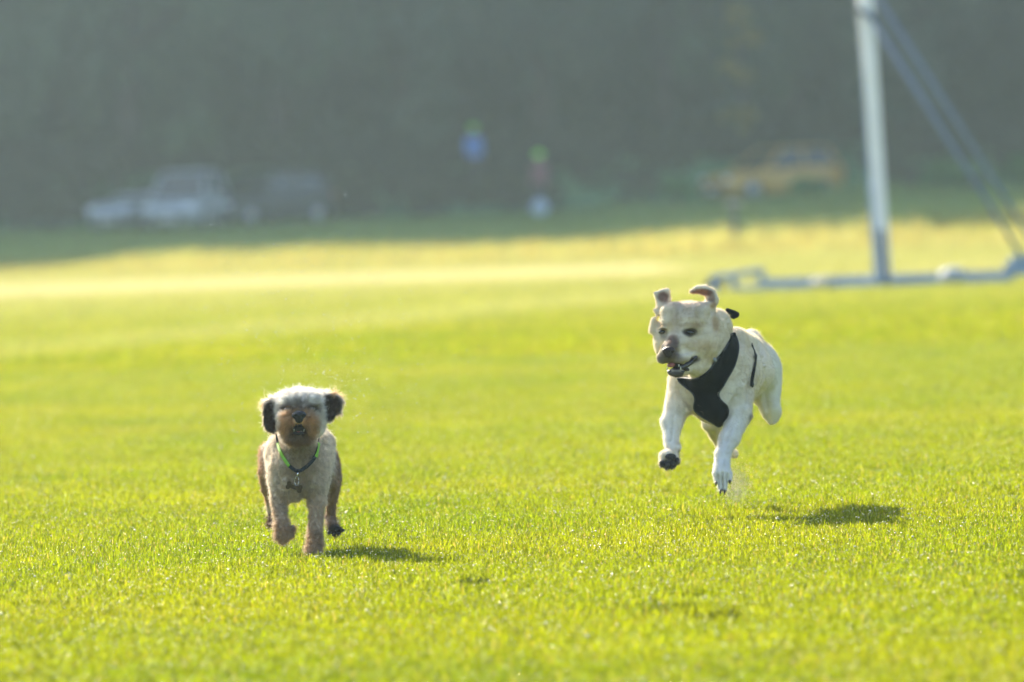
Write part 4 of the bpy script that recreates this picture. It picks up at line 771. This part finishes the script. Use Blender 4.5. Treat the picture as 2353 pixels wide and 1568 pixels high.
g.build(.0042, lambda V: .0018 * noise3(V, .035) + .0006 * noise3(V, .012), hide, yl, paints, it=2, creases=[
    ([(1699, 785), (1712, 830), (1722, 870), (1718, 925)], 5, 7), ([(1742, 790), (1757, 830), (1758, 870), (1742, 910)], 5, 7), ([(1725, 800), (1738, 840), (1738, 890)], 4, 3.5), ([(1672, 735), (1684, 775)], 4, 4), ([(1655, 765), (1656, 805), (1640, 838)], 4, 5), ([(1640, 760), (1634, 800), (1615, 836)], 5, 2.5),
    ([(1556, 705), (1553, 752)], 5, 3.5), ([(1600, 722), (1614, 745)], 4, 2.5), ([(1546, 800), (1566, 812), (1592, 806)], 4, 3.5), ([(1533, 780), (1520, 800)], 4, 3), ([(1583, 775), (1600, 783)], 4, 2.5),
    ([(1546, 955), (1541, 1012)], 3.5, 3), ([(1556, 895), (1583, 935)], 6, 5), ([(1545, 905), (1552, 940)], 7, -3), ([(1692, 912), (1670, 952)], 6, 5), ([(1703, 890), (1712, 940)], 8, -4), ([(1692, 960), (1668, 1012)], 5, 2.5), ([(1775, 850), (1780, 935)], 9, -4), ([(1757, 900), (1765, 960)], 6, 3),
    ([(1650, 1092), (1651, 1122)], 2.4, 5), ([(1660.5, 1088), (1660.5, 1136)], 2.4, 6), ([(1671, 1090), (1672, 1122)], 2.4, 5), ([(1538, 1042), (1539, 1075)], 2.4, 4), ([(1526, 1048), (1526, 1074)], 2.4, 4), ([(1551, 1044), (1551, 1066)], 2.4, 4), ([(1545, 838), (1600, 700)], .01, 0)])
d_ = g; S = g.S
def lenl(P):
    L_ = np.full(len(P), .0085); L_ += .006 * smooth01(1.3 - zone(P, (1600, 930, -100), (60, 40, 80))) + .006 * smooth01(1.4 - zone(P, (1640, 990, -400), (40, 40, 120))) + .008 * smooth01(1.3 - zone(P, (1735, 800, -600), (40, 50, 150)))
    return L_ * np.where(zone(P, (1560, 830, 85), (48, 32, 45)) < 1, .35, 1) * np.where(zone(P, (1555, 764, 60), (50, 12, 30)) < 1, .3, 1)
def combl(P, N):
    T = np.tile(np.array([.15, .7, -.6]), (len(P), 1)); q = P - g.P(1538, 808, 110); wz = smooth01(1.5 - zone(P, (1570, 770, 20), (90, 90, 110)))[:, None]
    return T * (1 - wz) + wz * q / (np.linalg.norm(q, axis=1, keepdims=True) + 1e-6)
poly = [(1554, 872), (1568, 869), (1600, 868), (1630, 848), (1655, 815), (1672, 785), (1682, 764), (1689, 770), (1694, 790), (1693, 812), (1684, 845), (1671, 866), (1660, 888), (1649, 903), (1656, 921), (1668, 930), (1674, 945), (1673, 962), (1662, 971), (1651, 979), (1641, 971), (1625, 962), (1609, 952), (1595, 937), (1600, 917), (1592, 899), (1575, 889)]
def offh(C):
    W = C + g.root - CAM; dep = W @ fwd; return ~(inpoly(CX + FPX * (W @ rgt) / dep, CY - FPX * (W @ upv) / dep, poly) & (C[:, 1] < g.P(1640, 900, -230)[1]) & (C[:, 1] > g.P(1640, 900, 20)[1])) * 1.0
fur('fur', g.V, g.Q, g.C, 105000, lenl, combl, g.e, furm, rad=.0004, k=4, clump=.2, cs=.015, lock=.04, seed=5, stand=.32, dens=lambda C: .4 + 1.1 * (C[:, 1] < g.P(1600, 900, -220)[1]), colvar=.10)
fur('guard_hair', g.V, g.Q, g.C * .85 + .14, 7000, lambda P: lenl(P) * 1.3, combl, g.e, furm, rad=.00032, k=4, clump=.35, cs=.01, seed=15, stand=.6, dens=lambda C: (.3 + 1.0 * (C[:, 1] < g.P(1600, 900, -220)[1])) * (zone(C, (1555, 815, 70), (60, 60, 60)) > 1) * offh(C), colvar=.08)
# nose
zn = g.zf(1534, 808); sn = Sdf(); f_ = lambda x, y, z: g.P(x, y, zn + z)
sn.ell(f_(1536, 806, 1), (15 / S, 11 / S, 10 / S), .004, Mx).ell(f_(1535, 815, 0), (9 / S, 9 / S, 9 / S), .006, Mx)
for e, x in ((-1, 1527), (1, 1543)): sn.ell(f_(x, 810, 11), (3.2 / S, 4 / S, 3.5 / S), .002, Mx, True)
Vn, Qn = sn.mesh(.0012, lambda V: .0003 * noise3(V, .003)); link('nose', mesh_np('nose', Vn, [Qn]), mat('brown black nose', (.035, .018, .018), .42, bump=.5, bscale=200, coat=.1, spec=.3), g.e)
g.ball('eye', 1521, 763, -1, (8.5, 5, 7), eyem, rot=-6); g.ball('eye', 1586, 764, -1, (11, 5, 8), eyem, rot=10)
lp = [g.on(x, y, 1.0) for x, y in spline([(1602, 819), (1592, 829), (1578, 839), (1562, 846)], 12)]; g.line('lip', lp, [2.6, 4, 5.2, 6, 6.2, 6.4, 6.4, 6.2, 6, 5.6, 5, 4], mat('dark lip edge', (.03, .022, .022), .35, coat=.4))
g.ball('mouth', 1560, 843, 0, (26, 7, 20), mouthm, rot=18, z=62); g.ball('tongue', 1542, 839, 0, (10, 6, 14), tongm, rot=-10, z=76)
g.ball('lower_lip', 1553, 854, 2, (21, 6, 12), mat('black lip', (.012, .014, .018), .4, coat=.25), z=70)
for x, y, l in ((1533, 850, -7), (1560, 838, 6), (1564, 850, -8)): g.line('tooth', [g.P(x, y, 84), g.P(x, y + l, 85)], [1.8, .4], toothm)
for x, y, z in ((1645, 1111, 12), (1655, 1131, 18), (1665, 1132, 18), (1677, 1108, 12)): g.line('claw', [g.P(x, y - 4, z), g.P(x, y + 1, z + 3), g.P(x, y + 6, z + 1)], [2.6, 2.2, .6], clawm)
for x, y in ((1519, 1076), (1531, 1081), (1545, 1079), (1556, 1069)): g.line('claw', [g.P(x, y - 4, -2), g.P(x - 1, y + 1, 1)], [2.4, .8], clawm)
padm = bpy.data.materials['paw pad']
for x, y, r_ in ((1521, 1064, 8), (1533, 1068, 9), (1546, 1066, 8.5), (1556, 1057, 7)): g.ball('paw_pad', x, y, -3, (r_ * .8, r_ * .8, 5), padm)
g.ball('paw_pad', 1541, 1050, -3, (13, 8, 5), padm)
# whiskers
for i in range(5):
    x, y = 1513 + i % 3 * 5, 818 + i * 2.2; s0 = g.P(x, y, 80); e = Vector((-.04 - .01 * (i % 3), -.02, -.004 * i)); g.line('whisker', [s0, Vector(s0) + e * .5, Vector(s0) + e + Vector((0, 0, -.008))], [.2, .15, .06], mat('whisker', (.8, .75, .65), .4) if i == 0 else bpy.data.materials['whisker'], seg=4)
# harness: chest panel shaped over the body, side strap with slider, neck handle
blk = mat('black mesh fabric', (.004, .006, .008), .85, bump=.5, bscale=500, spec=.12)
poly = [(1554, 872), (1568, 869), (1600, 868), (1630, 848), (1655, 815), (1672, 785), (1682, 764), (1689, 770), (1694, 790), (1693, 812), (1684, 845), (1671, 866), (1660, 888), (1649, 903), (1656, 921), (1668, 930), (1674, 945), (1673, 962), (1662, 971), (1651, 979), (1641, 971), (1625, 962), (1609, 952), (1595, 937), (1600, 917), (1592, 899), (1575, 889)]
from_front = g.N @ (-fwd) > -.15
k = inpoly(g.vx, g.vy, poly) & from_front & (g.vz > -230)
q = g.Q[k[g.Q].all(1)]; u, inv = np.unique(q, return_inverse=True); q2 = inv.reshape(q.shape); A = g.V[u].copy(); N_ = g.N[u]
# round off the stair-stepped rim by pulling rim points onto the pattern's outline
pe = np.array(spline(poly + [poly[0]], 500)); cnt = {}
for f in q2:
    for a, b_ in zip(f, np.roll(f, -1)): kk = (min(a, b_), max(a, b_)); cnt[kk] = cnt.get(kk, 0) + 1
rim = sorted({i for kk, c in cnt.items() if c == 1 for i in kk}); rx, ry = g.vx[u][rim], g.vy[u][rim]
dd = np.hypot(rx[:, None] - pe[None, :, 0], ry[:, None] - pe[None, :, 1]); j = dd.argmin(1); mv = dd.min(1) < 5
for i, jj, ok in zip(rim, j, mv):
    if ok: dx, dy = pe[jj, 0] - g.vx[u][i], pe[jj, 1] - g.vy[u][i]; A[i] += (rgt * dx - upv * dy) / S
A = A + N_ * .0065
h_o = link('harness', mesh_np('harness', A, [q2]), blk, g.e); md = h_o.modifiers.new('thickness', 'SOLIDIFY'); md.thickness = .005; md.offset = -1; md = h_o.modifiers.new('soft', 'SMOOTH'); md.iterations = 3; md.factor = .5
ctr = (A - N_ * 0)[rim]; tp = np.array([ctr[np.hypot(rx - x, ry - y).argmin()] for x, y in pe[::5]])
for _ in range(3): tp = (np.roll(tp, 1, 0) + tp * 2 + np.roll(tp, -1, 0)) / 4
g.line('binding', [Vector(q_) for q_ in tp], 1.7, mat('grey binding tape', (.03, .034, .04), .6), parent=h_o, seg=6)
side = [g.on(x, y, 2) for x, y in spline([(1728, 792), (1735, 810), (1737, 824), (1734, 845), (1729, 870), (1727, 888)], 12)]
g.ribbon('side_strap', side, 7, 3, blk, parent=h_o); g.ball('clip', 1643, 827, 2, (4, 6, 3), mat('grey plastic clip', (.25, .26, .25), .5), rot=-40, parent=h_o); g.ball('slider', 1729, 884, 3, (4, 7, 3), mat('black plastic', (.012, .012, .014), .35), parent=h_o)
s_ = Sdf(); s_.ell(g.P(1683, 722, -95), (16 / S, 6 / S, 9 / S), .004, np.array([[math.cos(.35), 0, -math.sin(.35)], [0, 1, 0], [math.sin(.35), 0, math.cos(.35)]])); s_.cap(g.P(1672, 714, -92), g.P(1694, 722, -95), 6 / S, 5 / S, .004); s_.cap(g.P(1676, 722, -95), g.P(1686, 730, -98), 7 / S, 4 / S, .004)
Vh, Qh = s_.mesh(.0016); link('handle', mesh_np('handle', Vh, [Qh]), blk, h_o)
rp = [g.P(x, y, z) for x, y, z in ((1700, 780, -150), (1718, 800, -190), (1728, 792, -210))]

# ================================================================ spray and dust
def motes(name, pts, rad, M, label):
    bm = bmesh.new(); bmesh.ops.create_icosphere(bm, subdivisions=1, radius=1); bv = np.array([v.co[:] for v in bm.verts]); bf = np.array([[v.index for v in f.verts] for f in bm.faces]); bm.free()
    V = (pts[:, None] + bv[None] * rad[:, None, None]).reshape(-1, 3); F = (np.arange(len(pts))[:, None, None] * len(bv) + bf[None]).reshape(-1, 3)
    o = link(name, mesh_np(name, V, [F]), M); tag(o, label, kind='stuff')
r_ = np.random.default_rng(9); dp = []
while len(dp) < 900:
    x = r_.normal(720, 170); y = r_.normal(820, 190)
    if y < 1000 and 380 < y and 380 < x < 1200: dp.append(px(x, y, 28.9 + abs(r_.normal(0, 1.1))))
dp = np.array(dp); dm = mat('water drops', (.9, .9, .88), .25); b = dm.node_tree.nodes['Principled BSDF']; b.inputs['Metallic'].default_value = .9
motes('water_droplets', dp, 0.0011 + .0014 * r_.random(len(dp)) ** 3, dm, 'fine spray of water droplets hanging in the air behind the small dog')
dp = np.array([px(r_.normal(1692, 16), r_.normal(1118, 26), 30.9 + r_.normal(0, .15)) for _ in range(2600)]); dp = dp[dp[:, 2] > .02]
motes('dust', dp, .0005 + .0009 * r_.random(len(dp)), mat('dust motes', (.7, .6, .42), .8), 'small puff of pale dust behind the leaping dog front paw')
